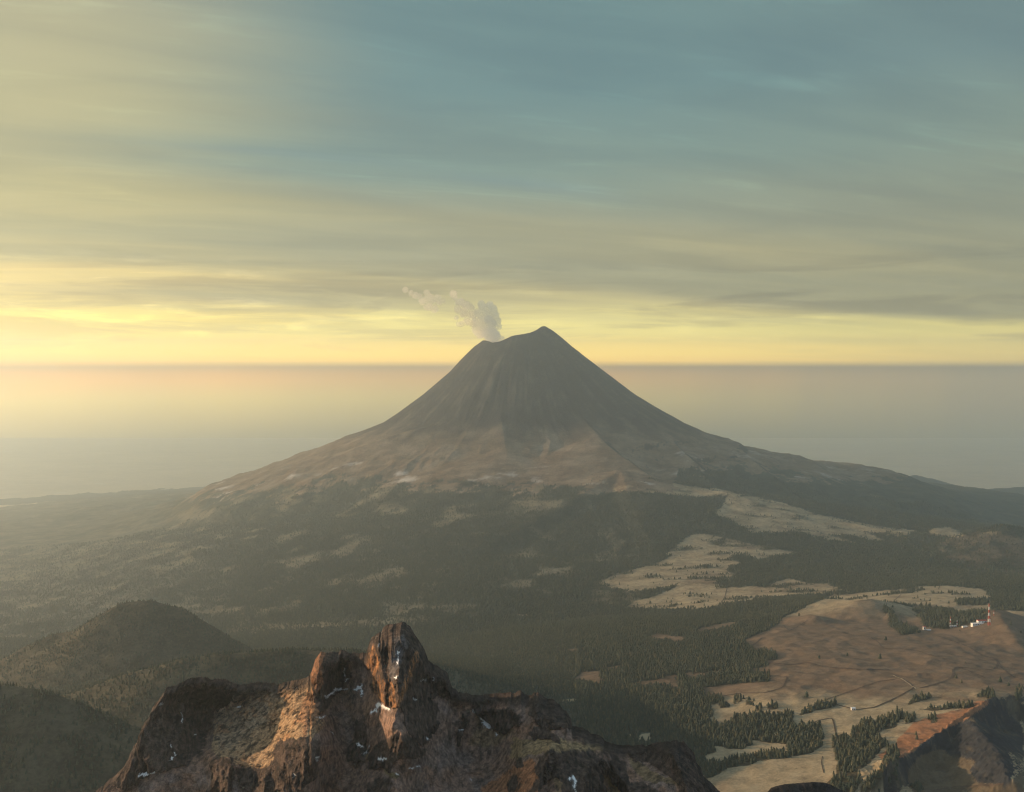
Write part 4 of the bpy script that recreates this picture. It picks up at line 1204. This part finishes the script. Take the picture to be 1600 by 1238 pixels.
pines = [pine_mesh('pine_tree', 15.0, 8.5, 1), pine_mesh('pine_tree', 17.5, 8.0, 2), pine_mesh('pine_tree', 12.0, 8.5, 3)]

# scatter tree positions on the terrain by cell area and cover density
cellA = (np.abs(np.diff(GY, axis=0))[:, :-1]) * (np.abs(np.diff(GX, axis=1))[:-1, :])
dens = FD[:-1, :-1] / np.interp(GY[:-1, :-1], [1500, 3500, 5000, 7500, 9500], [46, 56, 90, 180, 400])
dens = np.where((GY[:-1, :-1] > 9500) | (np.abs(U[:-1, :-1]) > 0.56), 0, dens)
visible = PY_[:-1, :-1] <= np.vstack([np.full((1, nc), 1e9), runmin[:-1]])[:-1, :-1] + 14     # skip ground hidden behind hills
dens = np.where(visible, dens, dens * 0.03)
dens = np.where((PY_[:-1, :-1] > 1330), 0, dens)
ex = cellA * dens
cnt = rng.poisson(np.clip(ex, 0, 20))
ii, jj = np.nonzero(cnt)
rep = cnt[ii, jj]
ii, jj = np.repeat(ii, rep), np.repeat(jj, rep)
ru, rl_ = rng.random(len(ii)), rng.random(len(ii))
tu = us[jj] + (us[jj + 1] - us[jj]) * ru
tl = ly[ii] + (ly[ii + 1] - ly[ii]) * rl_
tY = np.exp(tl)
tX = tu * tY
tZ = hgt(tX, tY)
ts = rng.uniform(0.45, 1.12, len(ii)) * np.where((tu < 0.065) & (tY < 4200), 0.6, 1.0)
tpx = CX + tu * F
tpy = HY + (ZC - tZ) / tY * F
print('trees', len(ii))

# the ones that show largest become trees of their own
ridge_top = np.interp(tpx, ca[:, 0], ca[:, 1], left=2000, right=2000)
seen = (tpx > 1090) & (tpx < 1596) & (tpy < 1234) & (tpy < ridge_top - 3) & (tY < 4200)
seen &= ~((tpx > 1195) & (tpx < 1325) & (tpy > 1216))
order = np.argsort(np.where(seen, tY / ts, 1e9))
singles = [int(q) for q in order[:250]]
zones = [
    ('dark pine at the left foot of the grove that climbs beside the rust red slope', 'pines at the foot of the climbing grove', lambda x, y: 1285 <= x < 1330 and y >= 1185),
    ('dark pine on the left edge of the grove beside the rust red slope', 'pines on the left edge of the climbing grove', lambda x, y: 1285 <= x < 1318 and y >= 1120),
    ('dark pine in the middle of the grove left of the rust red slope', 'pines in the middle of the climbing grove', lambda x, y: 1318 <= x < 1352 and y >= 1120),
    ('dark pine at the upper end of the grove, just under the pale hut field', 'pines at the upper end of the climbing grove', lambda x, y: x >= 1285 and 1100 <= y < 1150),
    ('dark pine in the thin belt directly below the rust red slope', 'pines below the rust red slope', lambda x, y: x >= 1352 and y >= 1150),
    ('dark pine in the row along the lower edge of the pale meadow, left end', 'pines at the left end of the meadow row', lambda x, y: x < 1160 and y >= 1178),
    ('dark pine in the row along the lower edge of the pale meadow, right half', 'pines in the right half of the meadow row', lambda x, y: x < 1285 and y >= 1170),
    ('dark pine in the dense wood, on the side next to the rock ridge', 'pines of the dense wood near the ridge', lambda x, y: x < 1170 and y >= 1105),
    ('dark pine at the centre of the dense wood between two pale meadows', 'pines at the centre of the dense wood', lambda x, y: x < 1230 and y >= 1105),
    ('dark pine on the right edge of the dense wood facing the footpath', 'pines on the right edge of the dense wood', lambda x, y: x < 1285 and y >= 1105),
    ('dark pine scattered on the open grass slopes above the dense wood', 'pines scattered on the open grass', lambda x, y: True),
]
srcs = []
for q in singles:
    x, y = tpx[q], tpy[q]
    for lbl, grp, fn in zones:
        if fn(x, y):
            break
    k3 = int(rng.integers(0, 3))
    o = link('pine_tree', pines[k3], label=lbl, cat='tree', group=grp, loc=(tX[q], tY[q], tZ[q] - 0.4))
    o.rotation_euler = (0, 0, rng.uniform(0, 6.28))
    o.scale = (ts[q],) * 3
    if len(srcs) <= k3 or all(s_.data != pines[k3] for s_ in srcs):
        srcs.append(o)
# a few lone pines the photo shows by themselves
lone = [(1260.5, 1090, 1.25, 'lone broad dark pine on the grass above the strip of trees'), (1375, 1030, 1.3, 'tall clump-like dark pine on the brown hillside under the track'),
        (1384, 1001, 1.2, 'dark pine beside the track junction between the two brown hills'), (1563, 1066, 1.1, 'single dark pine on the pale field at the right, above the crag'),
        (1576, 1072, .8, 'small dark pine on the pale field near the right edge'), (1324, 1025, .8, 'small dark pine alone low on the brown slope, left of the tall pine')]
for x, y, s_, lbl in lone:
    X, Y, Z = pick(x, y)
    o = link('pine_tree', pines[0], label=lbl, cat='tree', loc=(X, Y, Z - 0.4))
    o.scale = (s_ * 1.2, s_ * 1.2, s_)
mask = np.ones(len(ii), bool)
mask[singles] = False
# everything else is woodland: points carrying instances
ng = bpy.data.node_groups.new('woodland', 'GeometryNodeTree')
ng.interface.new_socket('Geometry', in_out='INPUT', socket_type='NodeSocketGeometry')
ng.interface.new_socket('Geometry', in_out='OUTPUT', socket_type='NodeSocketGeometry')
gi_ = ng.nodes.new('NodeGroupInput')
go_ = ng.nodes.new('NodeGroupOutput')
gtg = ng.nodes.new('GeometryNodeGeometryToInstance')
iop = ng.nodes.new('GeometryNodeInstanceOnPoints')
for s_ in srcs:
    oi2 = ng.nodes.new('GeometryNodeObjectInfo')
    oi2.transform_space = 'ORIGINAL'
    oi2.inputs['Object'].default_value = s_
    oi2.inputs['As Instance'].default_value = True
    ng.links.new(oi2.outputs['Geometry'], gtg.inputs[0])
ng.links.new(gi_.outputs[0], iop.inputs['Points'])
ng.links.new(gtg.outputs[0], iop.inputs['Instance'])
iop.inputs['Pick Instance'].default_value = False
# one kind per point is picked by three separate instancers
ng.nodes.remove(gtg)
ng.nodes.remove(iop)
join = ng.nodes.new('GeometryNodeJoinGeometry')
na = ng.nodes.new('GeometryNodeInputNamedAttribute')
na.data_type = 'FLOAT'
na.inputs['Name'].default_value = 'size'
nk = ng.nodes.new('GeometryNodeInputNamedAttribute')
nk.data_type = 'INT'
nk.inputs['Name'].default_value = 'sort'
rv = ng.nodes.new('FunctionNodeRandomValue')
rv.data_type = 'FLOAT_VECTOR'
rv.inputs[0].default_value = (-0.04, -0.04, 0)
rv.inputs[1].default_value = (0.04, 0.04, 6.28)
objinfos = [n for n in ng.nodes if n.bl_idname == 'GeometryNodeObjectInfo']
for t_, oi2 in enumerate(objinfos):
    iop = ng.nodes.new('GeometryNodeInstanceOnPoints')
    cmpn = ng.nodes.new('FunctionNodeCompare')
    cmpn.data_type = 'INT'
    cmpn.operation = 'EQUAL'
    ng.links.new(nk.outputs['Attribute'], cmpn.inputs[2])
    cmpn.inputs[3].default_value = t_
    ng.links.new(gi_.outputs[0], iop.inputs['Points'])
    ng.links.new(cmpn.outputs[0], iop.inputs['Selection'])
    ng.links.new(oi2.outputs['Geometry'], iop.inputs['Instance'])
    ng.links.new(rv.outputs[0], iop.inputs['Rotation'])
    ng.links.new(na.outputs['Attribute'], iop.inputs['Scale'])
    ng.links.new(iop.outputs[0], join.inputs[0])
ng.links.new(join.outputs[0], go_.inputs[0])


def woodland(name, sel, label):
    me = bpy.data.meshes.new(name)
    p = np.stack([tX[sel], tY[sel], tZ[sel] - 0.4], -1).astype(np.float32)
    me.vertices.add(len(p))
    me.vertices.foreach_set('co', p.ravel())
    a = me.attributes.new('size', 'FLOAT', 'POINT')
    a.data.foreach_set('value', ts[sel].astype(np.float32))
    a = me.attributes.new('sort', 'INT', 'POINT')
    a.data.foreach_set('value', rng.integers(0, len(objinfos), len(p)).astype(np.int32))
    o = link(name, me, kind='stuff', label=label, cat='forest')
    md = o.modifiers.new('woodland', 'NODES')
    md.node_group = ng


woodland('meadow_woods', mask & (tpx > 1085) & (tY < 4600), 'dark pine woods and clumps spread over the grass hills at the right')
woodland('foothill_forest', mask & (tpx < 900) & (tY < 4200), 'hazy forest covering the rounded hills at the lower left')
woodland('slope_forest', mask & ~((tpx > 1085) & (tY < 4600)) & ~((tpx < 900) & (tY < 4200)), 'dark forest covering the saddle and the lower slopes of the volcano')

# ------------------------------------------------------------------ tracks and roads over the grass hills
M_road = simple_mat('dark_track', (0.075, 0.055, 0.042), 0.95, 0.2, 0.05)
M_pale = simple_mat('pale_track', (0.34, 0.28, 0.19), 0.95, 0.2, 0.05)


def c4(pts):
    return T(pts, 1080, 880, .325)


def road(pts, width, mat, name='dirt_track'):
    # resample in photo pixels, then lay on the surface
    P_ = []
    for (x0, y0), (x1, y1) in zip(pts[:-1], pts[1:]):
        n = max(2, int(math.hypot(x1 - x0, y1 - y0) / 2.5))
        for q in range(n):
            t = q / n
            P_.append((x0 + (x1 - x0) * t, y0 + (y1 - y0) * t))
    P_.append(pts[-1])
    W_ = [pick(*p) for p in P_]
    W_ = [w for w, v in zip(W_, W_[1:] + [W_[-1]]) if math.hypot(w[0] - v[0], w[1] - v[1]) < 250]
    if len(W_) < 3:
        return
    a = np.array(W_)[:, :2]
    for _ in range(3):
        a[1:-1] = (a[:-2] + 2 * a[1:-1] + a[2:]) / 4
    seg = [a[0]]
    for p0, p1 in zip(a[:-1], a[1:]):
        L = np.hypot(*(p1 - p0))
        n = max(1, int(L / 9))
        for q in range(1, n + 1):
            seg.append(p0 + (p1 - p0) * q / n)
    a = np.array(seg)
    d = np.gradient(a, axis=0)
    d /= (np.hypot(d[:, 0], d[:, 1])[:, None] + 1e-9)
    nrm = np.stack([-d[:, 1], d[:, 0]], -1)
    offs = (-0.5, 0, 0.5)
    V_ = []
    for s_ in offs:
        b = a + nrm * width * s_
        z = hgt(b[:, 0], b[:, 1]) + 0.9
        V_.append(np.column_stack([b, z]))
    n = len(a)
    V_ = np.concatenate(V_)
    Fq = []
    for c_ in range(2):
        for q in range(n - 1):
            Fq.append((c_ * n + q, c_ * n + q + 1, (c_ + 1) * n + q + 1, (c_ + 1) * n + q))
    link(name, mesh_np(name, V_, Fq, mat), kind='structure')


road(c4([(340, 475), (480, 490), (560, 478), (620, 495), (700, 505), (840, 513), (950, 512)]), 9, M_road)
road(c4([(700, 330), (780, 345), (860, 355), (905, 385), (920, 410), (1000, 412), (1080, 420), (1170, 450), (1240, 452)]), 4.5, M_road)
road(c4([(1180, 350), (1260, 375), (1340, 405), (1390, 440), (1460, 460), (1480, 480), (1465, 510), (1380, 510), (1280, 500), (1255, 515), (1265, 540), (1240, 560), (1150, 590), (1100, 602)]), 7, M_road)
road(c4([(1465, 460), (1490, 500), (1540, 545), (1598, 560)]), 6, M_road)
road(c4([(1300, 505), (1420, 555)]), 3.5, M_road)
road(c4([(455, 545), (465, 550), (440, 600), (350, 625), (240, 625), (150, 640)]), 4.5, M_road)
road(c4([(960, 530), (1000, 550), (1050, 575), (1075, 600), (960, 660), (880, 695), (790, 705), (700, 682)]), 4.5, M_road)
road(c4([(620, 665), (700, 640), (800, 605), (900, 570), (980, 560)]), 4, M_road)
road(c4([(580, 770), (620, 755), (680, 745), (690, 790), (700, 850)]), 3.5, M_road)
road(c4([(632, 930), (625, 960), (638, 1010)]), 2.0, M_road)
road(c4([(270, 400), (300, 395), (340, 360)]), 6, M_road)
road(c4([(445, 300), (470, 330), (520, 300), (560, 275)]), 4, M_road)
road(c4([(1010, 150), (980, 180), (900, 175), (780, 185)]), 4, M_road)
road(c4([(1170, 1095), (1260, 1078), (1400, 1070), (1500, 1065)]), 4.5, M_road)
road(c4([(970, 540), (1020, 562), (1080, 605)]), 3.0, M_pale)
road([(1136, 920), (1132, 935), (1124, 945)], 6, M_road)
road([(1125, 895), (1150, 902), (1170, 910)], 7, M_pale)

# ------------------------------------------------------------------ hilltop station
M_white = simple_mat('white_paint', (0.74, 0.73, 0.70), 0.6, 0.08, 0.3)
M_red = simple_mat('red_roof_paint', (0.42, 0.085, 0.055), 0.6, 0.12, 0.3)
M_dark = simple_mat('dark_window', (0.03, 0.035, 0.04), 0.2, 0.05)
M_grey = simple_mat('grey_metal', (0.30, 0.30, 0.30), 0.5, 0.1)


def box(bm, x0, x1, y0, y1, z0, z1):
    vs = [bm.verts.new(p) for p in ((x0, y0, z0), (x1, y0, z0), (x1, y1, z0), (x0, y1, z0), (x0, y0, z1), (x1, y0, z1), (x1, y1, z1), (x0, y1, z1))]
    for f in ((0, 3, 2, 1), (4, 5, 6, 7), (0, 1, 5, 4), (1, 2, 6, 5), (2, 3, 7, 6), (3, 0, 4, 7)):
        bm.faces.new([vs[i] for i in f])


def bar(bm, a, b, w):
    a, b = Vector(a), Vector(b)
    d = (b - a)
    m = Matrix.Translation((a + b) / 2) @ d.to_track_quat('Z', 'Y').to_matrix().to_4x4() @ Matrix.Diagonal((w, w, d.length, 1))
    bmesh.ops.create_cube(bm, size=1, matrix=m)


def fin(bm, name, mat, parent=None, **kw):
    me = bpy.data.meshes.new(name)
    bm.to_mesh(me)
    bm.free()
    me.materials.append(mat)
    return link(name, me, parent, **kw)


def building(x, y, w, d, h, label, roof, name='building', rz=0.0, pitched=True, nwin=3, base_lift=0.0, cat='building', wall_m=None):
    X, Y, Z = pick(x, y)
    e = link(name, None, label=label, cat=cat, loc=(X, Y, Z + base_lift))
    e.rotation_euler = (0, 0, rz)
    bm = bmesh.new()
    box(bm, -w / 2, w / 2, -d / 2, d / 2, -6, h)
    fin(bm, 'wall', wall_m or M_white, e)
    bm = bmesh.new()
    if pitched:
        r = h + d * 0.28
        vs = [bm.verts.new(p) for p in ((-w / 2 - .5, -d / 2 - .6, h), (w / 2 + .5, -d / 2 - .6, h), (w / 2 + .5, d / 2 + .6, h), (-w / 2 - .5, d / 2 + .6, h), (-w / 2 - .5, 0, r), (w / 2 + .5, 0, r))]
        for f in ((0, 1, 5, 4), (2, 3, 4, 5), (0, 4, 3), (1, 2, 5), (0, 3, 2, 1)):
            bm.faces.new([vs[i] for i in f])
    else:
        box(bm, -w / 2 - .4, w / 2 + .4, -d / 2 - .4, d / 2 + .4, h, h + .5)
    fin(bm, 'roof', roof, e)
    for q in range(nwin):
        bm = bmesh.new()
        cx = -w / 2 + w * (q + 0.5) / nwin
        ww = w / nwin * 0.22
        box(bm, cx - ww, cx + ww, -d / 2 - .12, -d / 2 + .3, h * 0.35, h * 0.75)
        fin(bm, 'window', M_dark, e)
    return e


def mast(x, y, h, label, bands=6, base=3.0, name='lattice_mast', solid=0.5):
    X, Y, Z = pick(x, y)
    e = link(name, None, label=label, cat='mast', loc=(X, Y, Z))
    for q in range(bands):
        bm = bmesh.new()
        z0, z1 = h * q / bands - (4 if q == 0 else 0), h * (q + 1) / bands
        def half(z):
            return base * (1 - 0.82 * max(z, 0) / h) / 2
        cs = [(1, 1), (1, -1), (-1, -1), (-1, 1)]
        a0, a1 = half(z0), half(z1)
        for i_, (sx, sy) in enumerate(cs):
            bar(bm, (sx * a0, sy * a0, z0), (sx * a1, sy * a1, z1), solid)
            nx2, ny2 = cs[(i_ + 1) % 4]
            bar(bm, (sx * a0, sy * a0, z0), (nx2 * a1, ny2 * a1, z1), solid * 0.6)
            bar(bm, (sx * a1, sy * a1, z1), (nx2 * a1, ny2 * a1, z1), solid * 0.6)
        fin(bm, 'mast_section', M_red if q % 2 == 0 else M_white, e)
    return e


building(1527, 977.5, 44, 13, 8.5, 'long white station building with red roof on the hilltop below the tall mast', M_white, nwin=5, rz=0.12, pitched=False)
building(1534, 973.5, 34, 12, 9, 'red roofed hall just behind the long white station building', M_red, nwin=3, rz=0.1, cat='building')
building(1507.5, 980.2, 20, 8, 3.6, 'low white annex stretching left of the long station building', M_white, pitched=False, nwin=3, rz=0.1)
building(1491, 979.5, 15, 8, 5.0, 'small white flat roofed hut between the two short masts', M_white, pitched=False, nwin=2)
building(1485.5, 980, 6, 6, 5.5, 'tiny white cabin at the foot of the left short mast', M_white, pitched=False, nwin=1)
building(1444, 984.5, 8, 7, 13, 'small white tower with a red cap at the left end of the hilltop', M_red, nwin=1, name='tower_house')
building(1451, 985, 16, 7, 3.2, 'low white wall like shed right of the small tower', M_white, pitched=False, nwin=2)
building(1333, 1109.5, 10, 7, 5, 'small white hut alone on the grass beside the track', M_white, nwin=2, name='hut')
mast(1545.5, 977, 78, 'tall red and white lattice mast rising above the hilltop station', 7, 7.0, 'lattice_mast', 1.1)
mast(1485, 979, 36, 'short red and white lattice mast, left one of the pair', 5, 4.0, 'lattice_mast', .7)
mast(1495.5, 979, 24, 'shortest red and white lattice mast, right one of the pair', 4, 3.4, 'lattice_mast', .6)
mast(1553, 962, 20, 'thin white mast on the rise right of the tall mast', 3, 2.0, 'lattice_mast', .5)
X, Y, Z = pick(1547, 977)
# lone shrine-like block on the pyramid knoll under the cone
# (a pale rock point in the photo)

# ------------------------------------------------------------------ smoke plume
def plume_part(name, balls, voxel, dens, colr, parent, seed, aniso=0.5, noise_amp=0.22):
    bm = bmesh.new()
    rs = np.random.default_rng(seed)
    for (x, y, dyy, r) in balls:
        X, Y, Z = at(x, y, YV + dyy)
        m = Matrix.Translation((X, Y, Z)) @ Matrix.Diagonal((r * PXM, r * PXM, r * PXM, 1))
        bmesh.ops.create_icosphere(bm, subdivisions=3, radius=1, matrix=m)
    me = bpy.data.meshes.new(name)
    bm.to_mesh(me)
    bm.free()
    o = link(name, me, parent)
    md = o.modifiers.new('join', 'REMESH')
    md.mode = 'VOXEL'
    md.voxel_size = voxel
    for k_, (sz, st) in enumerate(((70, 26), (30, 15), (13, 7))):
        tx = bpy.data.textures.new('billow', 'CLOUDS')
        tx.noise_scale = sz
        tx.noise_depth = 2
        dm = o.modifiers.new('billow', 'DISPLACE')
        dm.texture = tx
        dm.texture_coords = 'GLOBAL'
        dm.strength = st * noise_amp / 0.22
        dm.mid_level = 0.36
    m = bpy.data.materials.new(name)
    m.use_nodes = True
    N = NT(m.node_tree)
    N.n.clear()
    pv = N.node('ShaderNodeVolumePrincipled')
    pv.inputs['Color'].default_value = (*colr, 1)
    pv.inputs['Density'].default_value = dens
    pv.inputs['Anisotropy'].default_value = aniso
    out = N.node('ShaderNodeOutputMaterial')
    N.l.new(pv.outputs[0], out.inputs['Volume'])
    me.materials.append(m)
    return o


def s6(pts):
    return [(620 + a * .15, 440 + b * .15, dy_, r * .15) for a, b, dy_, r in pts]


pl = link('smoke_plume', None, label='pale billowing smoke plume rising from the crater and drifting left', cat='smoke', loc=(0, 0, 0))
plume_part('dense_billow', s6([(1030, 640, 60, 55), (1000, 590, 50, 60), (960, 600, 60, 40), (1030, 560, 40, 50), (980, 520, 50, 60), (970, 470, 40, 45), (920, 540, 60, 50), (1060, 600, 60, 26), (1100, 600, 80, 24), (1080, 620, 80, 24), (1025, 530, 30, 30), (985, 440, 30, 50), (960, 400, 30, 50)]), 6, 0.02, (0.999, 0.995, 0.985), pl, 1)
plume_part('upper_billow', s6([(1060, 465, 40, 34), (1040, 410, 40, 45), (1020, 350, 40, 50), (1000, 290, 30, 50), (965, 250, 30, 42), (1045, 440, 40, 40), (940, 330, 40, 55), (900, 270, 40, 48), (880, 230, 40, 34), (900, 400, 60, 60), (880, 470, 60, 60), (850, 340, 60, 50), (840, 520, 60, 48), (830, 420, 60, 50), (870, 560, 60, 36), (810, 490, 60, 30)]), 6, 0.016, (0.999, 0.985, 0.93), pl, 2)
plume_part('drifting_wisp', s6([(590, 130, 100, 36), (610, 170, 100, 28), (660, 220, 100, 48), (720, 250, 90, 50), (770, 270, 90, 40), (700, 320, 90, 50), (640, 290, 90, 40), (780, 350, 90, 50), (740, 420, 90, 42), (680, 440, 90, 30), (640, 440, 90, 22), (620, 380, 90, 24), (790, 430, 80, 40)]), 8, 0.012, (0.998, 0.96, 0.88), pl, 3, 0.5, 0.3)
plume_part('faint_wisp', s6([(90, 90, 150, 26), (150, 120, 150, 28), (190, 140, 150, 34), (240, 150, 150, 28), (310, 120, 150, 28), (330, 170, 150, 40), (280, 200, 150, 40), (380, 190, 150, 34), (430, 170, 150, 32), (440, 210, 150, 32), (330, 260, 150, 40), (480, 200, 150, 24), (400, 290, 150, 40)]), 8, 0.009, (0.998, 0.96, 0.88), pl, 4, 0.5, 0.35)

# ------------------------------------------------------------------ haze
HAZE_D = 4.3e-5
HR = 36500
bm = bmesh.new()
bmesh.ops.create_cube(bm, size=1, matrix=Matrix.Translation((0, 0, (ZC + 950 - 14) / 2)) @ Matrix.Diagonal((2 * HR, 2 * HR, ZC + 950 + 14, 1)))
hm = bpy.data.materials.new('haze')
hm.use_nodes = True
N = NT(hm.node_tree)
N.n.clear()
pv = N.node('ShaderNodeVolumePrincipled')
pv.inputs['Color'].default_value = (0.76, 0.90, 1.0, 1)
pv.inputs['Density'].default_value = HAZE_D
pv.inputs['Anisotropy'].default_value = 0.70
out = N.node('ShaderNodeOutputMaterial')
N.l.new(pv.outputs[0], out.inputs['Volume'])
me = bpy.data.meshes.new('haze')
bm.to_mesh(me)
bm.free()
me.materials.append(hm)
link('haze', me, kind='stuff', label='pale even haze filling the air over the whole landscape', cat='haze')
